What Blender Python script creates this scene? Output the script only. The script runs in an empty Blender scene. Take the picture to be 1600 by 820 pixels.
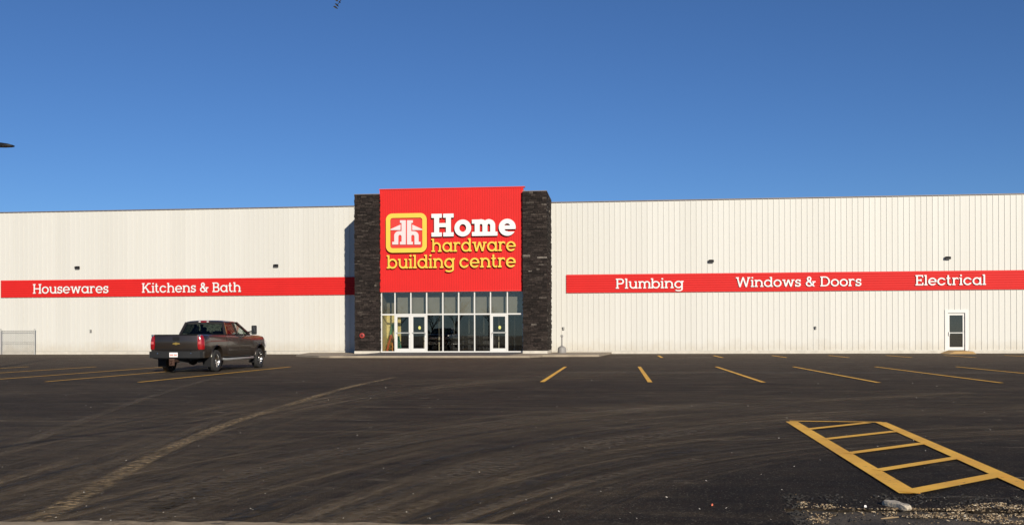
import bpy, bmesh, math, random
import numpy as np
from mathutils import Vector, Matrix, noise as pnoise

SC = bpy.context.scene
COL = SC.collection
R = math.radians
rnd = random.Random(7)

# ------------------------------------------------------------------ camera
F, TH, RO, HY, D = 1490.43, 0.10865, 0.003476, 521.68, 64.59    # focal px, yaw, roll, horizon row, wall distance
EYE = 1.35
cam = bpy.data.cameras.new('camera')
cam.sensor_fit = 'HORIZONTAL'; cam.sensor_width = 36
cam.lens = F / 1600 * 36
cam.shift_y = (HY - 410) / 1600
cam.clip_start = 0.05; cam.clip_end = 4000
co = bpy.data.objects.new('camera', cam); COL.objects.link(co)
co.matrix_world = (Matrix.Translation((0, 0, EYE)) @ Matrix.Rotation(TH, 4, 'Z')
                   @ Matrix.Rotation(math.pi / 2, 4, 'X') @ Matrix.Rotation(-RO, 4, 'Z'))
SC.camera = co

# ------------------------------------------------------------------ light
SUNV = Vector((1.92, -4.33, 1.78)).normalized()                  # towards the sun
EL = math.asin(SUNV.z); AZ = math.atan2(SUNV.x, SUNV.y)          # azimuth clockwise from +Y
W = bpy.data.worlds.new('World'); SC.world = W; W.use_nodes = True
wn = W.node_tree; wn.nodes.clear()
sky = wn.nodes.new('ShaderNodeTexSky'); sky.sky_type = 'NISHITA'; sky.sun_disc = False
sky.sun_elevation = EL; sky.sun_rotation = AZ
sky.altitude = 1500; sky.air_density = 1.0; sky.dust_density = 0.15; sky.ozone_density = 5.5
bg = wn.nodes.new('ShaderNodeBackground'); bg.inputs[1].default_value = 0.063
wo = wn.nodes.new('ShaderNodeOutputWorld')
tint = wn.nodes.new('ShaderNodeMix'); tint.data_type = 'RGBA'; tint.blend_type = 'MULTIPLY'; tint.inputs[0].default_value = 1.0
tint.inputs[7].default_value = (0.84, 1.0, 1.20, 1)                 # clear dry winter blue
wn.links.new(sky.outputs[0], tint.inputs[6]); wn.links.new(tint.outputs[2], bg.inputs[0]); wn.links.new(bg.outputs[0], wo.inputs[0])
sl = bpy.data.lights.new('sun', 'SUN'); sl.energy = 4.9; sl.angle = R(0.5); sl.color = (1.0, 0.915, 0.77)
so = bpy.data.objects.new('sun', sl); COL.objects.link(so)
so.rotation_euler = SUNV.to_track_quat('Z', 'Y').to_euler()
SC.view_settings.view_transform = 'Standard'; SC.view_settings.look = 'None'
SC.view_settings.exposure = 0.18; SC.view_settings.gamma = 1.0; SC.view_settings.use_curve_mapping = False

# ------------------------------------------------------------------ measuring helpers
def ray(x, y):
    dx, dy = x - 800, y - HY
    c, s = math.cos(RO), math.sin(RO)
    u = (dx * c - dy * s) / F; v = (-dx * s - dy * c) / F
    return Vector((u * math.cos(TH) - math.sin(TH), u * math.sin(TH) + math.cos(TH), v))
def P(x, y, Y):
    d = ray(x, y); d = d * (Y / d.y); d.z += EYE; return d
def G(x, y, z=0.0):
    d = ray(x, y); d = d * ((z - EYE) / d.z); d.z = z; return d

# ------------------------------------------------------------------ materials
def nodes(name):
    m = bpy.data.materials.new(name); m.use_nodes = True
    t = m.node_tree; b = t.nodes['Principled BSDF']
    return m, t, b
def nn(t, kind, **kw):
    n = t.nodes.new(kind)
    for k, v in kw.items():
        if k.startswith('i_'):
            n.inputs[k[2:].replace('_', ' ')].default_value = v
        else: setattr(n, k, v)
    return n
def mat(name, col, rough=0.6, metal=0.0, var=0.12, scale=3.0, bump=0.0, bscale=40.0, coat=0.0, spec=0.5, stretch=None):
    m, t, b = nodes(name)
    L = t.links.new
    b.inputs['Roughness'].default_value = rough; b.inputs['Metallic'].default_value = metal
    b.inputs['Coat Weight'].default_value = coat; b.inputs['Coat Roughness'].default_value = 0.05
    b.inputs['Specular IOR Level'].default_value = spec
    tc = nn(t, 'ShaderNodeTexCoord')
    mp = nn(t, 'ShaderNodeMapping')
    if stretch: mp.inputs['Scale'].default_value = stretch
    L(tc.outputs['Object'], mp.inputs[0])
    n = nn(t, 'ShaderNodeTexNoise', i_Scale=scale, i_Detail=5.0, i_Roughness=0.6)
    L(mp.outputs[0], n.inputs['Vector'])
    r = nn(t, 'ShaderNodeValToRGB')
    c0 = [max(0, c * (1 - var)) for c in col] + [1]; c1 = [min(1, c * (1 + var)) for c in col] + [1]
    r.color_ramp.elements[0].position = 0.3; r.color_ramp.elements[1].position = 0.7
    r.color_ramp.elements[0].color = c0; r.color_ramp.elements[1].color = c1
    L(n.outputs['Fac'], r.inputs[0]); L(r.outputs[0], b.inputs['Base Color'])
    if bump > 0:
        n2 = nn(t, 'ShaderNodeTexNoise', i_Scale=bscale, i_Detail=4.0)
        L(mp.outputs[0], n2.inputs['Vector'])
        bp = nn(t, 'ShaderNodeBump', i_Strength=bump, i_Distance=0.02)
        L(n2.outputs['Fac'], bp.inputs['Height']); L(bp.outputs[0], b.inputs['Normal'])
    return m
def glass(name, tint, refl=1.0, base=0.02):
    m = bpy.data.materials.new(name); m.use_nodes = True; t = m.node_tree; t.nodes.clear(); L = t.links.new
    tr = nn(t, 'ShaderNodeBsdfTransparent'); tr.inputs[0].default_value = (*tint, 1)
    gl = nn(t, 'ShaderNodeBsdfGlossy'); gl.inputs['Roughness'].default_value = 0.01
    nz = nn(t, 'ShaderNodeTexNoise', i_Scale=0.9, i_Detail=1.0)
    tc = nn(t, 'ShaderNodeTexCoord'); L(tc.outputs['Object'], nz.inputs['Vector'])
    bp = nn(t, 'ShaderNodeBump', i_Strength=0.05, i_Distance=0.01); L(nz.outputs['Fac'], bp.inputs['Height'])
    L(bp.outputs[0], gl.inputs['Normal'])
    lw = nn(t, 'ShaderNodeLayerWeight'); lw.inputs[0].default_value = 0.5
    pw = nn(t, 'ShaderNodeMath', operation='POWER'); pw.inputs[1].default_value = 5.0; L(lw.outputs['Facing'], pw.inputs[0])
    fr = nn(t, 'ShaderNodeMath', operation='MULTIPLY_ADD'); fr.inputs[1].default_value = 0.96; fr.inputs[2].default_value = 0.04; L(pw.outputs[0], fr.inputs[0])
    ma = nn(t, 'ShaderNodeMath', operation='MULTIPLY_ADD'); ma.inputs[1].default_value = refl; ma.inputs[2].default_value = base
    ma.use_clamp = True
    L(fr.outputs[0], ma.inputs[0])
    mx = nn(t, 'ShaderNodeMixShader'); L(ma.outputs[0], mx.inputs[0]); L(tr.outputs[0], mx.inputs[1]); L(gl.outputs[0], mx.inputs[2])
    o = nn(t, 'ShaderNodeOutputMaterial'); L(mx.outputs[0], o.inputs[0])
    return m

M = {}
def siding_mat():
    m, t, b = nodes('white ribbed steel siding'); L = t.links.new
    g = nn(t, 'ShaderNodeNewGeometry'); sp = nn(t, 'ShaderNodeSeparateXYZ'); L(g.outputs['Position'], sp.inputs[0])
    def nz(st, sc, det=5):
        mp = nn(t, 'ShaderNodeMapping'); mp.inputs['Scale'].default_value = st; L(g.outputs['Position'], mp.inputs[0])
        n = nn(t, 'ShaderNodeTexNoise', i_Scale=sc, i_Detail=det, i_Roughness=.62); L(mp.outputs[0], n.inputs['Vector']); return n.outputs['Fac']
    def rng(x, a, b_, c=0.0, d=1.0):
        q = nn(t, 'ShaderNodeMapRange'); q.inputs[1].default_value = a; q.inputs[2].default_value = b_; q.inputs[3].default_value = c; q.inputs[4].default_value = d; L(x, q.inputs[0]); return q.outputs[0]
    def op(o, a, b_):
        q = nn(t, 'ShaderNodeMath', operation=o)
        for k, v in enumerate((a, b_)):
            if isinstance(v, (int, float)): q.inputs[k].default_value = v
            else: L(v, q.inputs[k])
        return q.outputs[0]
    def mix(f, a, b_):
        x = nn(t, 'ShaderNodeMix', data_type='RGBA')
        for k, v in ((0, f), (6, a), (7, b_)):
            if isinstance(v, tuple): x.inputs[k].default_value = (*v, 1)
            else: L(v, x.inputs[k])
        return x.outputs[2]
    # each cover sheet (1.08 m) weathered a touch differently
    fl = op('FLOOR', op('DIVIDE', op('ADD', sp.outputs['X'], .05), 1.08), 0)
    wn_ = nn(t, 'ShaderNodeTexWhiteNoise', noise_dimensions='1D'); L(fl, wn_.inputs['W'])
    base = mix(wn_.outputs['Value'], (0.530, 0.520, 0.482), (0.560, 0.550, 0.512))
    base = mix(op('MULTIPLY', rng(nz((2.5, 1, .10), 1.0), .5, .8), .30), base, (0.50, 0.485, 0.44))          # rain streaks
    spl = op('MULTIPLY', rng(op('ADD', sp.outputs['Z'], op('MULTIPLY', nz((1.5, 1, 1.5), 1.0), -1.2)), .35, -.55), .55)
    base = mix(spl, base, (0.40, 0.34, 0.25))                                                                # splashed dirt low down
    L(base, b.inputs['Base Color']); b.inputs['Roughness'].default_value = .55
    bp = nn(t, 'ShaderNodeBump', i_Strength=.25, i_Distance=.02); L(nz((.8, 1, .5), 1.0, 2), bp.inputs['Height']); L(bp.outputs[0], b.inputs['Normal'])
    return m
M['siding'] = siding_mat()
M['concrete'] = mat('pale concrete', (0.51, 0.475, 0.41), 0.85, var=0.12, scale=2.5, bump=0.3, bscale=30)
M['slab'] = mat('sidewalk concrete', (0.29, 0.24, 0.175), 0.9, var=0.15, scale=1.2, bump=0.2, bscale=25)
M['trim'] = mat('roof edge trim', (0.16, 0.13, 0.12), 0.5)
M['roof'] = mat('roof membrane', (0.3, 0.29, 0.28), 0.9)
M['red'] = mat('red metal cladding', (0.565, 0.017, 0.016), 0.6, var=0.04, scale=0.6, spec=0.2)
M['redd'] = mat('red sign face', (0.58, 0.024, 0.016), 0.5, var=0.03)
M['yellow'] = mat('yellow sign face', (0.80, 0.48, 0.055), 0.4, var=0.03)
M['white'] = mat('white sign face', (0.69, 0.675, 0.66), 0.5, var=0.02)
M['pinkw'] = mat('white emblem face', (0.65, 0.54, 0.54), 0.5, var=0.02)
M['return'] = mat('dark letter return', (0.012, 0.008, 0.008), 0.5)
M['frame'] = mat('white aluminium frame', (0.60, 0.59, 0.565), 0.4, var=0.03)
M['alu'] = mat('bare aluminium', (0.55, 0.55, 0.54), 0.35, 0.8)
M['glass'] = glass('storefront glass', (0.80, 0.79, 0.74), 1.0, 0.03)
M['iglass'] = glass('inner vestibule glass', (0.45, 0.46, 0.45), 0.3, 0.0)
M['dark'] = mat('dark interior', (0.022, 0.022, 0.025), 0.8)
M['greywall'] = mat('grey interior wall', (0.72, 0.70, 0.66), 0.85, var=0.08)
def scrim():  # material of the added screens, part clear so sun passes through
    m = bpy.data.materials.new('half clear grey screen'); m.use_nodes = True; t = m.node_tree; b = t.nodes['Principled BSDF']
    n = nn(t, 'ShaderNodeTexNoise', i_Scale=1.2, i_Detail=3.0); tc = nn(t, 'ShaderNodeTexCoord'); t.links.new(tc.outputs['Object'], n.inputs['Vector'])
    rp = nn(t, 'ShaderNodeValToRGB'); rp.color_ramp.elements[0].color = (.38, .39, .40, 1); rp.color_ramp.elements[1].color = (.48, .49, .50, 1); t.links.new(n.outputs['Fac'], rp.inputs[0]); t.links.new(rp.outputs[0], b.inputs['Base Color'])
    b.inputs['Roughness'].default_value = .95; b.inputs['Alpha'].default_value = .66
    return m
M['scrim'] = scrim()
M['uppergrey'] = mat('upper interior grey', (0.235, 0.225, 0.20), 0.9, var=0.12, scale=1.2)  # also stands in for the yellow wall in shade
M['yellowwall'] = mat('pale yellow wall', (0.93, 0.82, 0.42), 0.8, var=0.04)
M['black'] = mat('black plastic', (0.008, 0.008, 0.009), 0.6, spec=0.25)
M['rubber'] = mat('tyre rubber', (0.022, 0.021, 0.020), 0.85, bump=0.3, bscale=60)
M['grey'] = mat('grey plastic', (0.23, 0.22, 0.21), 0.6)
M['steel'] = mat('galvanised steel', (0.42, 0.42, 0.40), 0.5, 0.6)
M['chrome'] = mat('chrome', (0.55, 0.55, 0.55), 0.2, 1.0, var=0.03)
M['rust'] = mat('rusty iron', (0.05, 0.022, 0.013), 0.85, var=0.4, scale=20)
M['alarm'] = mat('red alarm bell', (0.36, 0.045, 0.035), 0.35)
M['wood'] = mat('yellow pine', (0.42, 0.27, 0.11), 0.75, var=0.2, scale=6, stretch=(1, 6, 6))
M['truck'] = mat('brown grey metallic paint', (0.033, 0.025, 0.020), 0.36, 0.45, var=0.05, coat=0.8)
M['truckdark'] = mat('underbody', (0.012, 0.011, 0.010), 0.8)
M['seat'] = mat('charcoal seat', (0.03, 0.03, 0.032), 0.8)
M['tglass'] = glass('tinted car glass', (0.36, 0.39, 0.36), 0.9, 0.0)
M['cglass'] = glass('clear car glass', (0.72, 0.76, 0.72), 1.0, 0.01)
M['taillight'] = mat('red lamp lens', (0.27, 0.006, 0.008), 0.2, coat=0.6)
M['lens'] = mat('clear lamp lens', (0.75, 0.72, 0.70), 0.1, coat=1.0)
M['plate'] = mat('licence plate', (0.80, 0.76, 0.74), 0.4, var=0.02)
M['platered'] = mat('plate lettering', (0.55, 0.12, 0.10), 0.5)
M['gold'] = mat('gold emblem', (0.50, 0.33, 0.08), 0.3, 0.7)
M['sticker'] = mat('yellow green sticker', (0.60, 0.58, 0.16), 0.5)
M['paint'] = None
M['stone'] = None
for k, c in (('lad_green', (0.05, 0.30, 0.10)), ('lad_red', (0.60, 0.13, 0.06)), ('lad_orange', (0.75, 0.30, 0.04)), ('lad_teal', (0.03, 0.26, 0.22))):
    M[k] = mat(k.replace('lad_', '') + ' painted wood', c, 0.5)
M['bark'] = mat('tree bark', (0.09, 0.07, 0.055), 0.9, var=0.3, scale=8, bump=0.5)
M['leaf'] = mat('dry leaf', (0.012, 0.013, 0.010), 0.6, var=0.3)
M['rock'] = mat('flat grey stone', (0.50, 0.43, 0.33), 0.9, var=0.2, scale=25, bump=0.6, bscale=60)
M['kerb'] = mat('dusty kerb concrete', (0.33, 0.25, 0.155), 0.95, var=0.3, scale=5, bump=0.4, bscale=30)
M['paver'] = mat('dark entrance paving', (0.085, 0.080, 0.076), 0.85, var=0.5, scale=1.6, stretch=(0.5, 2.5, 1), bump=0.2)
M['soil'] = mat('dry grassy soil', (0.20, 0.17, 0.10), 0.95, var=0.4, scale=0.6)
M['vsoil'] = mat('dark soil with tan dust', (0.060, 0.046, 0.031), 0.95, var=0.75, scale=3.5, bump=1.0, bscale=45)
M['verge'] = mat('dark crumbled asphalt soil', (0.030, 0.027, 0.024), 0.95, var=0.5, scale=12, bump=1.0, bscale=55)

def stone_mat():
    m, t, b = nodes('charcoal ledgestone'); L = t.links.new
    g = nn(t, 'ShaderNodeNewGeometry')
    r = nn(t, 'ShaderNodeValToRGB'); e = r.color_ramp.elements
    e[0].color = (0.010, 0.0076, 0.0067, 1); e[1].position = 0.80; e[1].color = (0.026, 0.0192, 0.0167, 1)
    for p, c in ((0.93, (0.034, 0.026, 0.022, 1)), (0.985, (0.055, 0.045, 0.038, 1)), (1.0, (0.16, 0.14, 0.12, 1))):
        x = e.new(p); x.color = c
    L(g.outputs['Random Per Island'], r.inputs[0])
    tc = nn(t, 'ShaderNodeTexCoord')
    n = nn(t, 'ShaderNodeTexNoise', i_Scale=9.0, i_Detail=6.0, i_Roughness=0.7); L(tc.outputs['Object'], n.inputs['Vector'])
    mr = nn(t, 'ShaderNodeMapRange'); mr.inputs[1].default_value = .3; mr.inputs[2].default_value = .75; mr.inputs[3].default_value = .4; mr.inputs[4].default_value = 2.0
    L(n.outputs['Fac'], mr.inputs[0])
    mx = nn(t, 'ShaderNodeMix', data_type='RGBA', blend_type='MULTIPLY'); mx.inputs[0].default_value = 1
    L(r.outputs[0], mx.inputs[6]); L(mr.outputs[0], mx.inputs[7]); L(mx.outputs[2], b.inputs['Base Color'])
    bp = nn(t, 'ShaderNodeBump', i_Strength=0.9, i_Distance=0.04); L(n.outputs['Fac'], bp.inputs['Height']); L(bp.outputs[0], b.inputs['Normal'])
    b.inputs['Roughness'].default_value = 0.85; b.inputs['Specular IOR Level'].default_value = 0.2
    return m
M['stone'] = stone_mat()

def paint_mat():
    m, t, b = nodes('worn yellow road paint'); L = t.links.new
    g = nn(t, 'ShaderNodeNewGeometry')
    n = nn(t, 'ShaderNodeTexNoise', i_Scale=14.0, i_Detail=7.0, i_Roughness=0.75); L(g.outputs['Position'], n.inputs['Vector'])
    n3 = nn(t, 'ShaderNodeTexNoise', i_Scale=1.3, i_Detail=3.0); L(g.outputs['Position'], n3.inputs['Vector'])
    r = nn(t, 'ShaderNodeValToRGB'); e = r.color_ramp.elements
    e[0].position = .3; e[0].color = (0.80, 0.41, 0.045, 1); e[1].position = .62; e[1].color = (0.98, 0.53, 0.058, 1)
    L(n3.outputs['Fac'], r.inputs[0])
    r2 = nn(t, 'ShaderNodeValToRGB'); e = r2.color_ramp.elements
    e[0].position = .33; e[0].color = (0, 0, 0, 1); e[1].position = .41; e[1].color = (1, 1, 1, 1)
    L(n.outputs['Fac'], r2.inputs[0])
    mx = nn(t, 'ShaderNodeMix', data_type='RGBA'); mx.inputs[6].default_value = (0.16, 0.10, 0.05, 1)
    L(r2.outputs[0], mx.inputs[0]); L(r.outputs[0], mx.inputs[7]); L(mx.outputs[2], b.inputs['Base Color'])
    b.inputs['Roughness'].default_value = 0.7
    n2 = nn(t, 'ShaderNodeTexNoise', i_Scale=160.0, i_Detail=3.0); L(g.outputs['Position'], n2.inputs['Vector'])
    bp = nn(t, 'ShaderNodeBump', i_Strength=0.5, i_Distance=0.006); L(n2.outputs['Fac'], bp.inputs['Height']); L(bp.outputs[0], b.inputs['Normal'])
    return m
M['paint'] = paint_mat()

def asphalt_mat():
    m, t, b = nodes('new asphalt with dusty tyre streaks'); L = t.links.new
    g = nn(t, 'ShaderNodeNewGeometry'); pos = g.outputs['Position']
    def noise(scale, rot=0.0, st=(1, 1, 1), det=5.0, rough=0.6, dist=0.0):
        mp = nn(t, 'ShaderNodeMapping'); mp.inputs['Rotation'].default_value = (0, 0, rot); mp.inputs['Scale'].default_value = st
        L(pos, mp.inputs[0])
        n = nn(t, 'ShaderNodeTexNoise', i_Scale=scale, i_Detail=det, i_Roughness=rough, i_Distortion=dist)
        L(mp.outputs[0], n.inputs['Vector']); return n.outputs['Fac']
    def rng(x, a, b_, c=0.0, d=1.0):
        r = nn(t, 'ShaderNodeMapRange'); r.inputs[1].default_value = a; r.inputs[2].default_value = b_
        r.inputs[3].default_value = c; r.inputs[4].default_value = d; L(x, r.inputs[0]); return r.outputs[0]
    def op(o, a, b_):
        n = nn(t, 'ShaderNodeMath', operation=o)
        for i, v in enumerate((a, b_)):
            if isinstance(v, (int, float)): n.inputs[i].default_value = v
            else: L(v, n.inputs[i])
        return n.outputs[0]
    def mix(f, a, b_, bt='MIX'):
        x = nn(t, 'ShaderNodeMix', data_type='RGBA', blend_type=bt)
        for s, v in ((0, f), (6, a), (7, b_)):
            if isinstance(v, (int, float)): x.inputs[s].default_value = v
            elif isinstance(v, tuple): x.inputs[s].default_value = (*v, 1)
            else: L(v, x.inputs[s])
        return x.outputs[2]
    sep = nn(t, 'ShaderNodeSeparateXYZ'); L(pos, sep.inputs[0])
    big = noise(0.16, 0.5, (1, 1.4, 1), 4)
    streak = noise(1.0, R(-42), (0.16, 2.2, 1), 6, 0.65, 0.4)      # along the turning traffic
    streak2 = noise(1.0, R(-20), (0.22, 1.1, 1), 6, 0.7, 1.2)
    streak3 = noise(1.0, R(0), (0.05, 1.0, 1), 4, 0.6)             # aisle traffic along the store front
    col = mix(rng(big, .35, .65), (0.0290, 0.0217, 0.0146), (0.057, 0.0427, 0.0285))
    dust = op('MULTIPLY', rng(streak, .47, .72), rng(noise(0.22, 0, (1, 1, 1), 3), .38, .62))
    col = mix(op('MULTIPLY', dust, .85), col, (0.140, 0.101, 0.058))
    col = mix(op('MULTIPLY', rng(streak2, .48, .72), .5), col, (0.092, 0.066, 0.038))
    blackt = rng(noise(1.0, R(-40), (0.2, 3.2, 1), 4, .6, .3), .56, .70)
    col = mix(op('MULTIPLY', blackt, .8), col, (0.0150, 0.0115, 0.0082))
    far = op('MULTIPLY', rng(sep.outputs['Y'], 24, 50), rng(streak3, .30, .62, .45, 1.0))  # paler in streaks towards the store
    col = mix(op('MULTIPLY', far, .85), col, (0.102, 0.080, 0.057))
    # blacker towards the right foreground
    darkright = op('MULTIPLY', rng(op('ADD', sep.outputs['X'], op('MULTIPLY', noise(.35), 6.0)), 0.8, 4.5), rng(op('ADD', sep.outputs['Y'], op('MULTIPLY', noise(.3, 1), 7.0)), 21.0, 12.0))
    col = mix(op('MULTIPLY', darkright, .80), col, (0.0135, 0.0105, 0.0078))
    # pale scuffs
    sc = op('MULTIPLY', rng(noise(2.2, R(-30), (0.6, 1.5, 1), 7, .72), .575, .68), rng(noise(.45), .48, .60))
    col = mix(op('MULTIPLY', sc, .70), col, (0.30, 0.25, 0.18))
    mott = noise(1.6, 0.3, (1, 1, 1), 6, .7)
    col = mix(1.0, col, rng(mott, .3, .7, .68, 1.32), 'MULTIPLY')
    # aggregate
    v = nn(t, 'ShaderNodeTexVoronoi', i_Scale=95.0); L(pos, v.inputs['Vector'])
    sp = nn(t, 'ShaderNodeSeparateXYZ'); L(v.outputs['Color'], sp.inputs[0])
    col = mix(1.0, col, rng(sp.outputs[0], 0, 1, .48, 1.52), 'MULTIPLY')
    col = mix(op('MULTIPLY', op('GREATER_THAN', sp.outputs[1], .965), .35), col, (0.26, 0.22, 0.17))
    L(col, b.inputs['Base Color'])
    b.inputs['Roughness'].default_value = 0.85; b.inputs['Specular IOR Level'].default_value = 0.12
    hh = op('ADD', op('MULTIPLY', v.outputs['Distance'], -.6), op('MULTIPLY', noise(30.0), .6))
    bp = nn(t, 'ShaderNodeBump', i_Strength=0.7, i_Distance=0.012); L(hh, bp.inputs['Height'])
    bp2 = nn(t, 'ShaderNodeBump', i_Strength=0.35, i_Distance=0.25); L(noise(0.9, 0, (1, 1, 1), 3), bp2.inputs['Height'])
    L(bp2.outputs[0], bp.inputs['Normal']); L(bp.outputs[0], b.inputs['Normal'])
    return m
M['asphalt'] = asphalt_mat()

def track_mat(name, col, dens, tread=True):
    m = bpy.data.materials.new(name); m.use_nodes = True; t = m.node_tree; b = t.nodes['Principled BSDF']; L = t.links.new
    uv = nn(t, 'ShaderNodeUVMap'); uv.uv_map = 'UVMap'
    sp = nn(t, 'ShaderNodeSeparateXYZ'); L(uv.outputs[0], sp.inputs[0])
    g = nn(t, 'ShaderNodeNewGeometry')
    n = nn(t, 'ShaderNodeTexNoise', i_Scale=11.0, i_Detail=7.0, i_Roughness=0.72); L(g.outputs['Position'], n.inputs['Vector'])
    n2 = nn(t, 'ShaderNodeTexNoise', i_Scale=0.55, i_Detail=3.0); L(g.outputs['Position'], n2.inputs['Vector'])
    def op(o, a, b_, c=False):
        q = nn(t, 'ShaderNodeMath', operation=o); q.use_clamp = c
        for i, v in enumerate((a, b_)):
            if isinstance(v, (int, float)): q.inputs[i].default_value = v
            else: L(v, q.inputs[i])
        return q.outputs[0]
    edge = op('SUBTRACT', 1.0, op('ABSOLUTE', sp.outputs[1], 0))                   # 0 at the rim, 1 in the middle
    edge = op('MULTIPLY', edge, 2.2, True)
    a = op('MULTIPLY', op('SUBTRACT', n.outputs['Fac'], .42), 4.5, True)
    bb = op('MULTIPLY', op('SUBTRACT', n2.outputs['Fac'], .28), 3.0, True)
    al = op('MULTIPLY', op('MULTIPLY', a, bb), edge)
    if tread:
        w = op('SINE', op('ADD', op('MULTIPLY', sp.outputs[0], 62.0), op('MULTIPLY', op('ABSOLUTE', sp.outputs[1], 0), 5.0)), 0)
        al = op('MULTIPLY', al, op('MULTIPLY_ADD', w, .28) if False else op('ADD', op('MULTIPLY', w, .3), .7))
    al = op('MULTIPLY', al, sp.outputs[2] if False else dens, True)
    b.inputs['Base Color'].default_value = (*col, 1); b.inputs['Roughness'].default_value = .95
    L(al, b.inputs['Alpha'])
    return m
def sweep_mat():
    m = bpy.data.materials.new('swept tan and black tyre streaks'); m.use_nodes = True; t = m.node_tree; b = t.nodes['Principled BSDF']; L = t.links.new
    uv = nn(t, 'ShaderNodeUVMap'); uv.uv_map = 'UVMap'
    sp = nn(t, 'ShaderNodeSeparateXYZ'); L(uv.outputs[0], sp.inputs[0])
    def nz(sx, sy, sc, det, off):
        mp = nn(t, 'ShaderNodeMapping'); mp.inputs['Scale'].default_value = (sx, sy, 1); mp.inputs['Location'].default_value = (off, off * 2, 0)
        L(uv.outputs[0], mp.inputs[0]); n = nn(t, 'ShaderNodeTexNoise', i_Scale=sc, i_Detail=det, i_Roughness=.68, i_Distortion=.3); L(mp.outputs[0], n.inputs['Vector']); return n.outputs['Fac']
    def rng(x, a, b_, c=0.0, d=1.0):
        q = nn(t, 'ShaderNodeMapRange'); q.inputs[1].default_value = a; q.inputs[2].default_value = b_; q.inputs[3].default_value = c; q.inputs[4].default_value = d; L(x, q.inputs[0]); return q.outputs[0]
    def op(o, a, b_):
        q = nn(t, 'ShaderNodeMath', operation=o)
        for i, v in enumerate((a, b_)):
            if isinstance(v, (int, float)): q.inputs[i].default_value = v
            else: L(v, q.inputs[i])
        return q.outputs[0]
    tan = op('MULTIPLY', rng(nz(.13, 7.0, 1.0, 8, 0), .44, .66), rng(nz(.12, 1.5, 1.0, 3, 5.), .36, .6)); blk = rng(nz(.11, 8.5, 1.0, 7, 3.1), .53, .63); fine = rng(nz(2.0, 9, 2.2, 8, 1.7), .36, .60, .25, 1.0)
    edge = rng(op('ABSOLUTE', sp.outputs[1], 0), 1.0, .45)
    mx = nn(t, 'ShaderNodeMix', data_type='RGBA'); mx.inputs[6].default_value = (.215, .150, .080, 1); mx.inputs[7].default_value = (.0135, .0105, .0078, 1); L(blk, mx.inputs[0]); L(mx.outputs[2], b.inputs['Base Color'])
    a = op('MULTIPLY', op('MULTIPLY', op('MAXIMUM', op('MULTIPLY', tan, .95), op('MULTIPLY', blk, .9)), fine), edge)
    L(a, b.inputs['Alpha']); b.inputs['Roughness'].default_value = .95
    return m
M['sweep'] = sweep_mat()
M['mud'] = track_mat('dried tan mud', (0.38, 0.26, 0.125), 1.8)
M['mudthin'] = track_mat('thin dried mud', (0.30, 0.21, 0.11), .75)
M['dust'] = track_mat('thin dust', (0.19, 0.14, 0.085), .75, False)
M['skid'] = track_mat('black rubber mark', (0.016, 0.014, 0.013), .8, False)
M['kerbdirt'] = track_mat('pale grit', (0.36, 0.30, 0.21), 1.0, False)

def island_mat(name, cols, rough=.9):
    m, t, b = nodes(name); L = t.links.new
    g = nn(t, 'ShaderNodeNewGeometry'); r = nn(t, 'ShaderNodeValToRGB'); e = r.color_ramp.elements
    e[0].color = (*cols[0], 1); e[1].color = (*cols[-1], 1)
    for i, c in enumerate(cols[1:-1]):
        x = e.new((i + 1) / (len(cols) - 1)); x.color = (*c, 1)
    L(g.outputs['Random Per Island'], r.inputs[0]); L(r.outputs[0], b.inputs['Base Color']); b.inputs['Roughness'].default_value = rough
    return m
M['chips'] = island_mat('wood chips and gravel', [(.03, .024, .018), (.08, .055, .03), (.22, .15, .08), (.36, .26, .15), (.50, .42, .30)])
M['pebble'] = island_mat('pale pebbles', [(.25, .22, .19), (.45, .41, .36), (.62, .58, .52)])

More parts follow.
